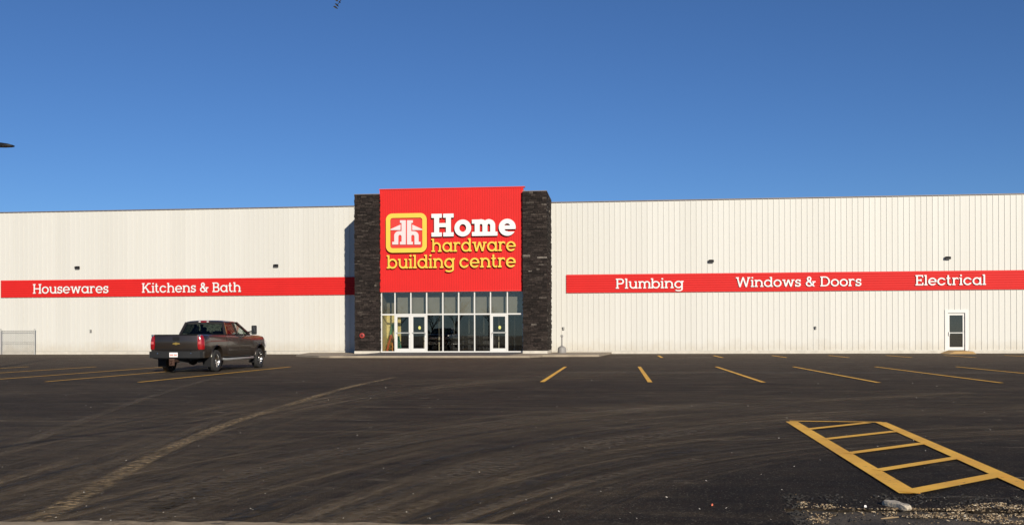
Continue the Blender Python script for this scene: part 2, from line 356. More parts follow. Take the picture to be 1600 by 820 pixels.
# ------------------------------------------------------------------ object helpers
def tag(o, label=None, cat=None, group=None, kind=None):
    if label: o['label'] = label
    if cat: o['category'] = cat
    if group: o['group'] = group
    if kind: o['kind'] = kind
    return o
ROOT = {}
def empty(name, loc=(0, 0, 0)):
    o = bpy.data.objects.new(name, None); COL.objects.link(o); o.location = loc; o.empty_display_size = .3
    ROOT[o] = Vector(loc); return o
class MB:
    def __init__(s): s.v = []; s.f = []; s.uv = {}
    def add(s, vs, fs):
        k = len(s.v); s.v += [Vector(v) for v in vs]; s.f += [tuple(i + k for i in f) for f in fs]; return s
    def box(s, x0, x1, y0, y1, z0, z1):
        return s.add([(x0, y0, z0), (x1, y0, z0), (x1, y1, z0), (x0, y1, z0), (x0, y0, z1), (x1, y0, z1), (x1, y1, z1), (x0, y1, z1)],
                     [(0, 3, 2, 1), (4, 5, 6, 7), (0, 1, 5, 4), (1, 2, 6, 5), (2, 3, 7, 6), (3, 0, 4, 7)])
    def hexa(s, b, t):                                             # bottom quad, top quad
        return s.add(list(b) + list(t), [(0, 3, 2, 1), (4, 5, 6, 7), (0, 1, 5, 4), (1, 2, 6, 5), (2, 3, 7, 6), (3, 0, 4, 7)])
    def rbox(s, c, sz, r, rot=None, seg=2):
        bm = bmesh.new(); bmesh.ops.create_cube(bm, size=1)
        for v in bm.verts: v.co = Vector((v.co.x * sz[0], v.co.y * sz[1], v.co.z * sz[2]))
        bmesh.ops.bevel(bm, geom=bm.edges[:], offset=r, segments=seg, profile=.5, affect='EDGES')
        mt = Matrix.Translation(c) @ (rot if rot else Matrix.Identity(4))
        bm.verts.index_update()
        s.add([mt @ v.co for v in bm.verts], [[v.index for v in f.verts] for f in bm.faces]); bm.free(); return s
    def bar(s, a, b, w, h=None, up=(0, 0, 1)):
        a, b = Vector(a), Vector(b); h = h or w
        d = (b - a).normalized(); x = d.cross(Vector(up))
        if x.length < 1e-4: x = d.cross(Vector((1, 0, 0)))
        x.normalize(); y = x.cross(d)
        q = [(-x * w - y * h) / 2, (x * w - y * h) / 2, (x * w + y * h) / 2, (-x * w + y * h) / 2]
        return s.hexa([a + k for k in q], [b + k for k in q])
    def tube(s, pts, r, n=8, cap=True):
        pts = [Vector(p) for p in pts]; k = len(pts)
        rs = r if isinstance(r, (list, tuple)) else [r] * k
        vs = []; fs = []
        for i, p in enumerate(pts):
            d = (pts[min(i + 1, k - 1)] - pts[max(i - 1, 0)]).normalized()
            x = d.cross(Vector((0, 0, 1)));
            if x.length < 1e-3: x = d.cross(Vector((0, 1, 0)))
            x.normalize(); y = x.cross(d)
            for j in range(n):
                a = 2 * math.pi * j / n; vs.append(p + (x * math.cos(a) + y * math.sin(a)) * rs[i])
        for i in range(k - 1):
            for j in range(n):
                j2 = (j + 1) % n; fs.append((i * n + j, i * n + j2, (i + 1) * n + j2, (i + 1) * n + j))
        if cap: fs.append(tuple(range(n))[::-1]); fs.append(tuple((k - 1) * n + j for j in range(n)))
        return s.add(vs, fs)
    def lathe(s, prof, n=24, mt=None, closed=False):              # prof: (r, z)
        mt = mt or Matrix.Identity(4); k = len(prof); vs = []; fs = []
        for r, z in prof:
            for j in range(n):
                a = 2 * math.pi * j / n; vs.append(mt @ Vector((r * math.cos(a), r * math.sin(a), z)))
        for i in range(k if closed else k - 1):
            i2 = (i + 1) % k
            for j in range(n):
                j2 = (j + 1) % n; fs.append((i * n + j, i * n + j2, i2 * n + j2, i2 * n + j))
        if not closed:
            if prof[0][0] > 1e-5: fs.append(tuple(range(n))[::-1])
            if prof[-1][0] > 1e-5: fs.append(tuple((k - 1) * n + j for j in range(n)))
        return s.add(vs, fs)
    def loft(s, secs, cap=True):                                   # closed sections of equal length
        n = len(secs[0]); vs = [p for q in secs for p in q]; fs = []
        for i in range(len(secs) - 1):
            for j in range(n):
                j2 = (j + 1) % n; fs.append((i * n + j, i * n + j2, (i + 1) * n + j2, (i + 1) * n + j))
        if cap: fs.append(tuple(range(n))[::-1]); fs.append(tuple((len(secs) - 1) * n + j for j in range(n)))
        return s.add(vs, fs)
    def prism(s, pts, ax, a, b):                                   # 2D outline extruded along an axis
        def at(p, c):
            return {'x': (c, p[0], p[1]), 'y': (p[0], c, p[1]), 'z': (p[0], p[1], c)}[ax]
        return s.loft([[at(p, a) for p in pts], [at(p, b) for p in pts]])
    def mesh(s, name, off=Vector((0, 0, 0)), fix=True):
        me = bpy.data.meshes.new(name); me.from_pydata([v - off for v in s.v], [], s.f)
        if fix:
            bm = bmesh.new(); bm.from_mesh(me); bmesh.ops.remove_doubles(bm, verts=bm.verts, dist=1e-6)
            bmesh.ops.recalc_face_normals(bm, faces=bm.faces); bm.to_mesh(me); bm.free()
        return me
    def build(s, name, m, parent=None, smooth=None, fix=True):
        off = Vector((0, 0, 0)); r = parent
        while r is not None and r not in ROOT: r = r.parent
        if r is not None: off = ROOT[r]
        me = s.mesh(name, off, fix)
        for k in (m if isinstance(m, (list, tuple)) else [m]): me.materials.append(k)
        if smooth:
            me.shade_smooth(); me.set_sharp_from_angle(angle=R(smooth))
        o = bpy.data.objects.new(name, me); COL.objects.link(o)
        if parent is not None: o.parent = parent
        return o
def struct(o): o['kind'] = 'structure'; return o
def recentre(o):                                                   # put the origin of a one-mesh thing at its base
    vs = [v.co for v in o.data.vertices]
    c = Vector(((min(v.x for v in vs) + max(v.x for v in vs)) / 2, (min(v.y for v in vs) + max(v.y for v in vs)) / 2, min(v.z for v in vs)))
    o.data.transform(Matrix.Translation(-c)); o.location = c; return o
def applied(o):                                                    # bake modifiers
    dg = bpy.context.evaluated_depsgraph_get(); dg.update()
    me = bpy.data.meshes.new_from_object(o.evaluated_get(dg)); old = o.data
    o.modifiers.clear(); o.data = me; me.name = old.name; return o

# ------------------------------------------------------------------ ground
struct(MB().add([(-900, -700, -.06), (900, -700, -.06), (900, 1200, -.06), (-900, 1200, -.06)], [(0, 1, 2, 3)]).build('ground', M['soil'], fix=False))
edge = []
r2 = random.Random(3)
for k in range(0, 241):                                            # ragged near edge of the asphalt
    X = -8 + k * .08
    if X < 1.25: Y = 5.9
    else: Y = 7.60 + .10 * (X - 2) * .3 + .05 * math.sin(X * 3.1) + r2.uniform(-.03, .03)
    edge.append((X, Y))
edge[0:0] = [(-150, 5.9)]; edge.append((150, 8.5))
top = [(x, y, 0) for x, y in edge] + [(150, 110, 0), (-150, 110, 0)]
low = [(x, y, -.055) for x, y in edge]
n = len(edge)
a = MB(); a.add(top, [tuple(range(len(top)))]); a.add([top[i] for i in range(n)] + low, [(i, n + i, n + i + 1, i + 1) for i in range(n - 1)])
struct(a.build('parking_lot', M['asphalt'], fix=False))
# crumbling dark verge between asphalt and path
v = MB(); N = 60
vs = []; fs = []
for i in range(N + 1):
    for j in range(13):
        X = 1.0 + i * .13; Y = 5.2 + j * .2
        vs.append((X, Y, -.022 + r2.uniform(-.008, .012)))
for i in range(N):
    for j in range(12): fs.append((i * 13 + j, (i + 1) * 13 + j, (i + 1) * 13 + j + 1, i * 13 + j + 1))
struct(v.add(vs, fs).build('verge', M['vsoil'], smooth=60, fix=False))
# concrete path edge at the very front
fe = [G(x, 816.3 + 3.2 * max(0, x - 250) / 350 + .9 * math.sin(x * .031) + .7 * math.sin(x * .083 + 1) + r2.uniform(-.5, .5)) for x in range(-120, 860, 14)]
struct(MB().loft([[(p.x, p.y, -.05), (p.x, p.y, .012), (p.x, 3.5, .012), (p.x, 3.5, -.05)] for p in fe]).build('path', M['kerb']))

def strip(pts, w, name, m, z, closed=False):
    """flat ribbon along ground points, uv = metres along / -1..1 across"""
    pts = [Vector((p[0], p[1], 0)) for p in pts]
    # smooth
    for _ in range(2):
        q = [pts[0]]
        for a_, b_ in zip(pts, pts[1:]): q += [a_ * .75 + b_ * .25, a_ * .25 + b_ * .75]
        pts = q + [pts[-1]]
    vs = []; uv = []; s = 0
    for i, p in enumerate(pts):
        d = (pts[min(i + 1, len(pts) - 1)] - pts[max(0, i - 1)]).normalized(); nrm = Vector((-d.y, d.x, 0))
        if i: s += (p - pts[i - 1]).length
        for k in (-1, 1):
            c = p + nrm * (w / 2 * k); vs.append((c.x, c.y, z)); uv.append((s, k))
    fs = [(2 * i, 2 * i + 2, 2 * i + 3, 2 * i + 1) for i in range(len(pts) - 1)]
    me = bpy.data.meshes.new(name); me.from_pydata(vs, [], fs); l = me.uv_layers.new(name='UVMap')
    for p in me.polygons:
        for li in p.loop_indices: l.data[li].uv = uv[me.loops[li].vertex_index]
    me.materials.append(m); o = bpy.data.objects.new(name, me); COL.objects.link(o); return struct(o)
def gpts(*px): return [G(x, y) for x, y in px]
zz = [0.004]
def nextz(): zz[0] += .0009; return zz[0]
strip(gpts((330, 850), (560, 765), (760, 705), (1000, 664), (1300, 643), (1600, 632), (1800, 628)), 3.6, 'tyre_sweep', M['sweep'], nextz())
strip(gpts((-200, 800), (100, 715), (330, 655), (560, 612), (800, 590), (1100, 579)), 4.5, 'tyre_sweep', M['sweep'], nextz())
strip(gpts((-150, 850), (150, 775), (400, 722), (700, 668), (1000, 636), (1500, 612)), 3.0, 'tyre_sweep', M['sweep'], nextz())
strip(gpts((600, 850), (760, 790), (950, 735), (1150, 702), (1400, 680), (1700, 668)), 2.2, 'tyre_sweep', M['sweep'], nextz())
strip(gpts((40, 825), (62, 813), (120, 779), (172, 750), (240, 712), (300, 685), (370, 657), (430, 640), (500, 617), (560, 601), (620, 589)), .27, 'mud_track', M['mud'], nextz())
strip(gpts((10, 800), (90, 765), (180, 722), (260, 690), (340, 655)), .22, 'mud_track', M['dust'], nextz())
strip(gpts((590, 818), (680, 781), (760, 757), (850, 730), (950, 707), (1050, 692), (1170, 682)), .24, 'mud_track', M['mudthin'], nextz())
strip(gpts((690, 822), (780, 788), (870, 764), (980, 738), (1090, 718)), .22, 'mud_track', M['dust'], nextz())
strip(gpts((500, 822), (620, 770), (760, 730), (920, 695), (1100, 672), (1300, 655)), .8, 'mud_track', M['dust'], nextz())
strip(gpts((180, 822), (330, 762), (500, 715), (700, 672), (900, 648), (1150, 630)), .9, 'mud_track', M['dust'], nextz())
strip(gpts((20, 700), (110, 665), (200, 632), (280, 606), (340, 590)), .28, 'mud_track', M['dust'], nextz())
strip(gpts((240, 800), (380, 752), (540, 712), (720, 680), (940, 655)), .26, 'tyre_mark', M['skid'], nextz())
strip(gpts((340, 822), (480, 770), (640, 727), (820, 693), (1020, 668)), .26, 'tyre_mark', M['skid'], nextz())
strip(gpts((640, 822), (740, 783), (840, 753), (960, 725), (1090, 704)), .25, 'tyre_mark', M['skid'], nextz())
# grit swept against the walls
strip([(x, 64.05 + .1 * math.sin(x)) for x in range(0, 40, 3)], 1.0, 'grit_strip', M['kerbdirt'], nextz())
strip([(x, 64.0 + .1 * math.sin(x)) for x in range(-48, -18, 3)], 1.3, 'grit_strip', M['kerbdirt'], nextz())

# painted bays
def flat(poly, name, m, z=.012):
    return struct(MB().add([(x, y, z) for x, y in poly], [tuple(range(len(poly)))]).build(name, m, fix=False))
def line(a, b, w=.13, name='parking_line', m=None, z=.012):
    a, b = Vector(a[:2]), Vector(b[:2]); d = (b - a).normalized(); q = Vector((-d.y, d.x)) * w / 2
    return flat([a - q, b - q, b + q, a + q], name, m or M['paint'], z)
for x in (-2.06, .93, 4.0, 7.03, 10.18, 13.25, 16.35): line((x, 26.6), (x, 39.05))
for x in (-13.6, -16.55, -19.0, -22.2, -25.3, -28.4): line((x, 26.0 + .2 * (x < -15)), (x, 38.8), .12)
for x in (2.55, 5.85, 9.3, 12.6, 15.9, 19.2, 22.6): line((x, 53.6), (x, 58.6), .14)
for px in ((953, 987), (1075, 1112)):
    q = [G(p, 558.6) for p in px]; line((q[0].x, 54.2), (q[1].x, 54.2), .12, 'parking_line', M['concrete'])
struct(line((-2.06, 33.0), (13.0, 33.2), .05, 'chalk_line', M['concrete'], .0135))
# hatched island
def hatched():
    b = MB()
    A, B, C, Dd = G(1229, 659), G(1376, 660.3), G(1563, 743), G(1420, 771)
    E = B + (C - B) * 1.7
    def seg(p, q, w=.125):
        p, q = Vector(p[:2]), Vector(q[:2]); d = (q - p).normalized(); nr = Vector((-d.y, d.x)) * w / 2
        vs = [p - nr, q - nr, q + nr, p + nr]; return vs
    A = A + Vector((.07, -.02, 0))
    segs = [seg(A, Dd + (Dd - A) * .006, .175), seg(B - (C - B).normalized() * .0, E, .165)]
    out = MB(); z = .012
    lw = .075
    dl = (Vector(Dd[:2]) - Vector(A[:2])).normalized(); dr = (Vector(E[:2]) - Vector(B[:2])).normalized()
    for s_ in segs: out.add([(p.x, p.y, z) for p in s_], [(0, 1, 2, 3)])
    rungs = [(G(1240, 658.6), B), (G(1266, 671), G(1355, 661.3)), (G(1294, 686.5), G(1397, 675)), (G(1329, 709), G(1441, 694)), (G(1377, 735.5), G(1495, 716.5)), (G(1424, 770), C)]
    for i, (p, q) in enumerate(rungs):
        d = (q - p).normalized(); a_ = p - d * .06; b_ = q + d * .02
        vs = seg(a_, b_, .10 if i == 0 else (.165 if i == 5 else .13)); out.add([(k.x, k.y, z + .002 + .0005 * i) for k in vs], [(0, 1, 2, 3)])
    return struct(out.build('hatched_marking', M['paint'], fix=False))
hatched()

# ------------------------------------------------------------------ the store
YP = .933 * D                     # front of the stone pillars
YS = YP + .30                     # red sign panel
YG = YP + .46                     # glazing
HW = 10.22                        # height of the wings
PT = 10.38                        # pillar tops
XL0, XL1 = -16.81, -15.19
XR0, XR1 = -5.87, -4.34
store = empty('hardware_store', (-10.5, D, 0))
tag(store, 'long white metal clad store with red band and dark stone entrance pillars', 'building')
XA, XB = -56.0, 44.0

def ribbed(x0, x1, y, z0, z1, step, rib, base, tops, name, m, ph=0.0):
    pts = [(x0, y)]; x = x0 + ph + step / 2
    while x + base / 2 < x1:
        pts += [(x - base / 2, y), (x - tops / 2, y - rib), (x + tops / 2, y - rib), (x + base / 2, y)]
        x += step
    pts += [(x1, y), (x1, y + .15), (x0, y + .15)]
    k = len(pts); b = MB()
    vs = [(p[0], p[1], z0) for p in pts] + [(p[0], p[1], z1) for p in pts]
    fs = [(i, (i + 1) % k, k + (i + 1) % k, k + i) for i in range(k)]
    fs.append(tuple(range(k, 2 * k)))
    return b.add(vs, fs).build(name, m, store)
DOORX0, DOORX1 = 21.30, 22.55
DZ = 2.72
ribbed(XA, XL0 + .3, D, .22, HW, .36, .030, .060, .03, 'wing_wall', M['siding'])
# right wing in three pieces round the side door opening
b = MB()
ribbed(XR1 - .3, DOORX0, D, .22, HW, .36, .030, .060, .03, 'wing_wall', M['siding'], .1)
ribbed(DOORX1, XB, D, .22, HW, .36, .030, .060, .03, 'wing_wall', M['siding'], .05)
ribbed(DOORX0 + .002, DOORX1 - .002, D, DZ, HW, .36, .030, .060, .03, 'wing_wall', M['siding'], .0)
# foundation strip, drip edge, roof trim
for x0, x1 in ((XA, XL0), (XR1, DOORX0 - .12), (DOORX1 + .12, XB)):
    MB().box(x0, x1, D - .07, D + .14, -.05, .20).build('foundation_strip', M['concrete'], store)
    MB().box(x0, x1, D - .085, D + .13, .203, .225).build('drip_edge', M['steel'], store)
for x0, x1 in ((XA - .1, XL0 + .2), (XR1 - .2, XB + .1)):
    MB().box(x0, x1, D - .08, D + .35, HW + .002, HW + .055).build('roof_trim', M['trim'], store)
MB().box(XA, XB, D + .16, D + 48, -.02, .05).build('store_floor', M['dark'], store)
bk = MB(); bk.box(XA, XA + .15, D + .152, D + 48, 0, HW); bk.box(XB - .15, XB, D + .152, D + 48, 0, HW); bk.box(XA + .15, XB - .15, D + 47.85, D + 48, 0, HW)
bk.build('rear_wall', M['siding'], store)
MB().box(XA + .16, XB - .16, D + .36, D + 47.84, HW - .25, HW - .05).build('roof', M['roof'], store)
# red bands: horizontal corrugations
def band(x0, x1):
    z0, z1 = 4.105, 5.345; pr = []; z = z0; k = 8; st = (z1 - z0) / k; y = D - .052
    pts = [(y, z0), (y - .03, z0)]
    for i in range(k):
        a_ = z0 + i * st
        pts += [(y - .055, a_ + .01), (y - .055, a_ + st * .70), (y - .015, a_ + st * .80), (y - .015, a_ + st * .97)]
    pts += [(y, z1)]
    b = MB(); b.loft([[(x0, p[0], p[1]) for p in pts], [(x1, p[0], p[1]) for p in pts]])
    return b.build('red_band', M['red'], store)
band(P(2.5, 450, D).x, XL0 - .02)
band(P(885, 445, D).x, XB - .05)

# stone pillars
def pillar(x0, x1, seed):
    q = random.Random(seed); y0, y1 = YP, D - .05
    core = MB().box(x0 + .05, x1 - .05, y0 + .05, y1, .28, PT - .03)
    z = .30
    while z < PT - .06:
        h = q.choice((.07, .09, .11, .14)); z1 = min(z + h, PT)
        if PT - z1 < .08: z1 = PT
        g = .006
        def run(a, b_):
            out = []; p = a
            while p < b_ - .01:
                l = q.uniform(.15, .55); e = min(b_, p + l)
                if b_ - e < .15: e = b_
                out.append((p, e)); p = e
            return out
        for a_, e in run(x0, x1):
            o = q.uniform(-.035, .02); core.box(a_ + g, e - g, y0 + o, y0 + .10, z + g, z1 - g)
        for sgn, xs in ((-1, x0), (1, x1)):
            for a_, e in run(y0 + .03, y1):
                o = q.uniform(-.02, .035)
                if sgn < 0: core.box(xs - o, xs + .08, a_ + g, e - g, z + g, z1 - g)
                else: core.box(xs - .08, xs + o, a_ + g, e - g, z + g, z1 - g)
        z = z1
    p = core.build('stone_pillar', M['stone'], store, fix=False)
    MB().box(x0 - .02, x1 + .02, y0 - .03, y1, -.02, .285).build('plinth', M['concrete'], p)
    MB().box(x0 - .01, x1 + .01, y0 - .005, y1, PT + .003, PT + .045).build('cap', M['trim'], p)
    return p
pillar(XL0, XL1, 11); pillar(XR0, XR1, 12)

# red sign panel: fine vertical ribs, folded cap
ST = P(700, 295, YS).z
SB = P(700, 454, YS).z
ribbed(XL1 - .02, XR0 + .02, YS, SB, ST, .155, .022, .06, .04, 'sign_panel', M['red'])
MB().box(XL1 - .04, XR0 + .12, YS - .05, YS + .3, ST + .002, ST + .06).build('panel_cap', M['redd'], store)
MB().box(XL1 + .001, XR0 - .001, YS - .03, YS + .15, SB - .06, SB - .002).build('panel_trim', M['redd'], store)
MB().box(XL1, XR0, YS + .16, D + 3, SB + .02, ST - .05).build('tower_core', M['siding'], store)

# glazing
mull_px = [593.9, 617.6, 642.4, 667.1, 692.3, 717.1, 741.8, 766.8, 793.1, 817.3]
mx = [P(x, 520, YG).x for x in mull_px]; mx[0] = XL1 + .05; mx[-1] = XR0 - .03
z0, zt, z1 = .19, P(700, 490.8, YG).z, SB - .065
fr = MB(); w = .075
for i, x in enumerate(mx): fr.box(x - w / 2, x + w / 2, YG - .06, YG + .06, z0, z1)
for a_, b_ in zip(mx, mx[1:]):
    fr.box(a_ + w / 2, b_ - w / 2, YG - .055, YG + .055, zt - .045, zt + .045)
    fr.box(a_ + w / 2, b_ - w / 2, YG - .055, YG + .055, z0, z0 + .075)
    fr.box(a_ + w / 2, b_ - w / 2, YG - .05, YG + .05, z1 - .05, z1)
fr.build('window_frame', M['frame'], store)
def pane(xa, xb, za, zb, y, m, par, name='window_pane'):
    return MB().box(xa, xb, y - .004, y + .004, za, zb).build(name, m, par)
for i in range(9):
    pane(mx[i] + w / 2, mx[i + 1] - w / 2, zt + .045, z1 - .05, YG, M['glass'], store)
def door(xa, xb, za, zb, y, sticker, handle_left, par):
    t = .105; d = MB()
    d.box(xa, xa + t, y - .035, y + .035, za, zb); d.box(xb - t, xb, y - .035, y + .035, za, zb)
    d.box(xa + t, xb - t, y - .034, y + .034, za, za + .17); d.box(xa + t, xb - t, y - .034, y + .034, zb - .11, zb)
    o = d.build('entrance_door', M['frame'], par)
    pane(xa + t, xb - t, za + .17, zb - .11, y, M['glass'], o, 'pane')
    zm = za + 1.18
    p = MB(); p.bar((xa + t - .03, y - .075, zm), (xb - t + .03, y - .075, zm), .035, .07)
    for x in (xa + t * .6, xb - t * .6): p.bar((x, y - .035, zm), (x, y - .075, zm), .04, .06)
    p.build('push_bar', M['steel'], o)
    hx = xa + t * .5 if handle_left else xb - t * .5
    MB().tube([(hx, y - .036, zm - .32), (hx, y - .10, zm - .30), (hx, y - .10, zm - .02), (hx, y - .036, zm - .0)], .016).build('handle', M['alu'], o)
    if sticker:
        xs = (xa + xb) / 2 + .04; MB().lathe([(0.0, 0), (.085, 0), (.085, .006), (0, .006)], 20, Matrix.Translation((xs, y - .006, zm + .33)) @ Matrix.Rotation(R(90), 4, 'X') @ Matrix.Scale(1.35, 4, (0, 1, 0))).build('notice_sticker', M['sticker'], o)
    return o
for i in range(9):
    if i in (1, 2, 7): door(mx[i] + w / 2 + .003, mx[i + 1] - w / 2 - .003, z0 + .078, zt - .048, YG, i != 1, i == 7, store)
    else: pane(mx[i] + w / 2, mx[i + 1] - w / 2, z0 + .075, zt - .045, YG, M['glass'], store)
# vestibule
VB = D + .45
MB().box(XL1 + .015, XR0 - .015, YP + .02, VB, .0, .155).build('vestibule_floor', M['slab'], store)
MB().box(XL1 + .05, XL1 + .06, YG + .07, VB, .156, zt + .02).build('vestibule_wall', M['yellowwall'], store)
MB().box(XL1 + .05, XL1 + .06, YG + .07, VB, zt + .022, z1).build('vestibule_wall', M['uppergrey'], store)  # upper yellow walls, here and below: their shade is painted as grey
MB().box(XL1 + .062, mx[1] + .05, YG + 1.4, YG + 1.46, zt + .022, z1 - .02).build('vestibule_wall', M['uppergrey'], store)
MB().box(XL1 + .062, mx[1] + .05, YG + 1.4, YG + 1.46, .156, zt + .02).build('vestibule_wall', M['yellowwall'], store)
MB().box(XR0 - .06, XR0 - .05, YG + .07, VB, .156, z1).build('vestibule_wall', M['greywall'], store)
MB().box(XL1 + .013, XR0 - .013, YG + .062, VB - .002, z1 + .002, z1 + .06).build('vestibule_ceiling', M['greywall'], store)
MB().box(XL1 + .013, XR0 - .013, VB, VB + .15, zt + .05, z1).build('vestibule_wall', M['greywall'], store)
for i in range(1, 9):  # invented screens: catch sun as flat grey, pass some to the posts
    xa = XL1 + .065 if i == 0 else mx[i] + .01
    MB().box(xa, mx[i + 1] - .01, YG + .60, YG + .61, zt + .03, z1 - .01).build('added_screen', M['scrim'], store)
MB().box(mx[2] - .3, XR0 - .07, VB - .12, VB - .004, z1 - .50, z1).build('dark_band', M['uppergrey'], store)  # dark grey band along the top of the back wall
inn = MB(); zi = .157
for i, x in enumerate(mx):
    inn.box(x - .035, x + .035, VB - .05, VB + .05, zi, zt + .0)
for a_, b_ in zip(mx, mx[1:]): inn.box(a_ + .035, b_ - .035, VB - .045, VB + .045, zt - .06, zt - .002)
inn.build('inner_frame', M['frame'], store)
for i in range(1, 9): pane(mx[i] + .036, mx[i + 1] - .036, zi, zt - .062, VB, M['iglass'], store)
# dark lining of the shop room behind
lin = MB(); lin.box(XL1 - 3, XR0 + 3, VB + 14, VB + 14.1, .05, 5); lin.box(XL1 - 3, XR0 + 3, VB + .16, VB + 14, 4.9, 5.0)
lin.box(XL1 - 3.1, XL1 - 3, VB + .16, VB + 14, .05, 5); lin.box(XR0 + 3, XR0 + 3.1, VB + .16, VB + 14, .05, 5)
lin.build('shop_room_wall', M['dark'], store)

# side door in the right wing
fd = MB(); fy = D - .06
xo0, xo1, zo = DOORX0 - .10, DOORX1 + .10, DZ + .10
fd.box(xo0, DOORX0 + .09, fy, D + .12, .02, zo); fd.box(DOORX1 - .09, xo1, fy, D + .12, .02, zo); fd.box(DOORX0 + .09, DOORX1 - .09, fy, D + .12, DZ - .10, zo)
sdf = fd.build('side_door_frame', M['frame'], store)
def side_door():
    xa, xb, za, zb, y = DOORX0 + .10, DOORX1 - .10, .21, DZ - .11, D + .06
    t = .115; d = MB()
    d.box(xa, xa + t, y - .03, y + .03, za, zb); d.box(xb - t, xb, y - .03, y + .03, za, zb)
    d.box(xa + t, xb - t, y - .029, y + .029, za, za + .2); d.box(xa + t, xb - t, y - .029, y + .029, zb - .14, zb)
    o = d.build('side_door', M['frame'], store)
    pane(xa + t, xb - t, za + .2, zb - .14, y, M['glass'], o, 'pane')
    zm = za + 1.12
    MB().box(xa + t - .02, xb - t + .02, y - .07, y - .032, zm - .025, zm + .025).build('push_bar', M['frame'], o)
    MB().rbox((xa + .08, y - .07, zm - .06), (.07, .06, .26), .015).build('handle', M['alu'], o)
    for k in (.25, 1.15, 2.05): MB().tube([(xb - .02, y - .045, za + k), (xb - .02, y - .045, za + k + .12)], .018).build('hinge', M['steel'], o)
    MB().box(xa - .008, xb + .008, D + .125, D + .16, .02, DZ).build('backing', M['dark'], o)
side_door()

# sidewalk in front of the entrance
sw = [(-21.2, D - .08), (-19.8, 57.5), (-17.4, 54.6), (-16.6, 54.1), (-4.9, 54.1), (-4.3, 56.0), (-1.0, 56.6), (-.3, D - .08)]
struct(MB().prism(sw, 'z', -.05, .115).build('sidewalk', M['slab']))
pv = [(-15.1, YP - .02), (-15.55, 59.0), (-15.4, 54.9), (-6.2, 54.9), (-5.5, 58.6), (-5.9, YP - .02)]
pl = [(-15.15, YP), (-15.9, 54.7), (-6.35, 54.7), (-5.9, YP)]
struct(MB().hexa([(-15.9, 54.5, .118), (-6.3, 54.5, .118), (XR0 - .02, YG - .07, .118), (XL1 + .02, YG - .07, .118)], [(-15.9, 54.5, .124), (-6.3, 54.5, .124), (XR0 - .02, YG - .07, .185), (XL1 + .02, YG - .07, .185)]).build('entrance_paving', M['paver']))

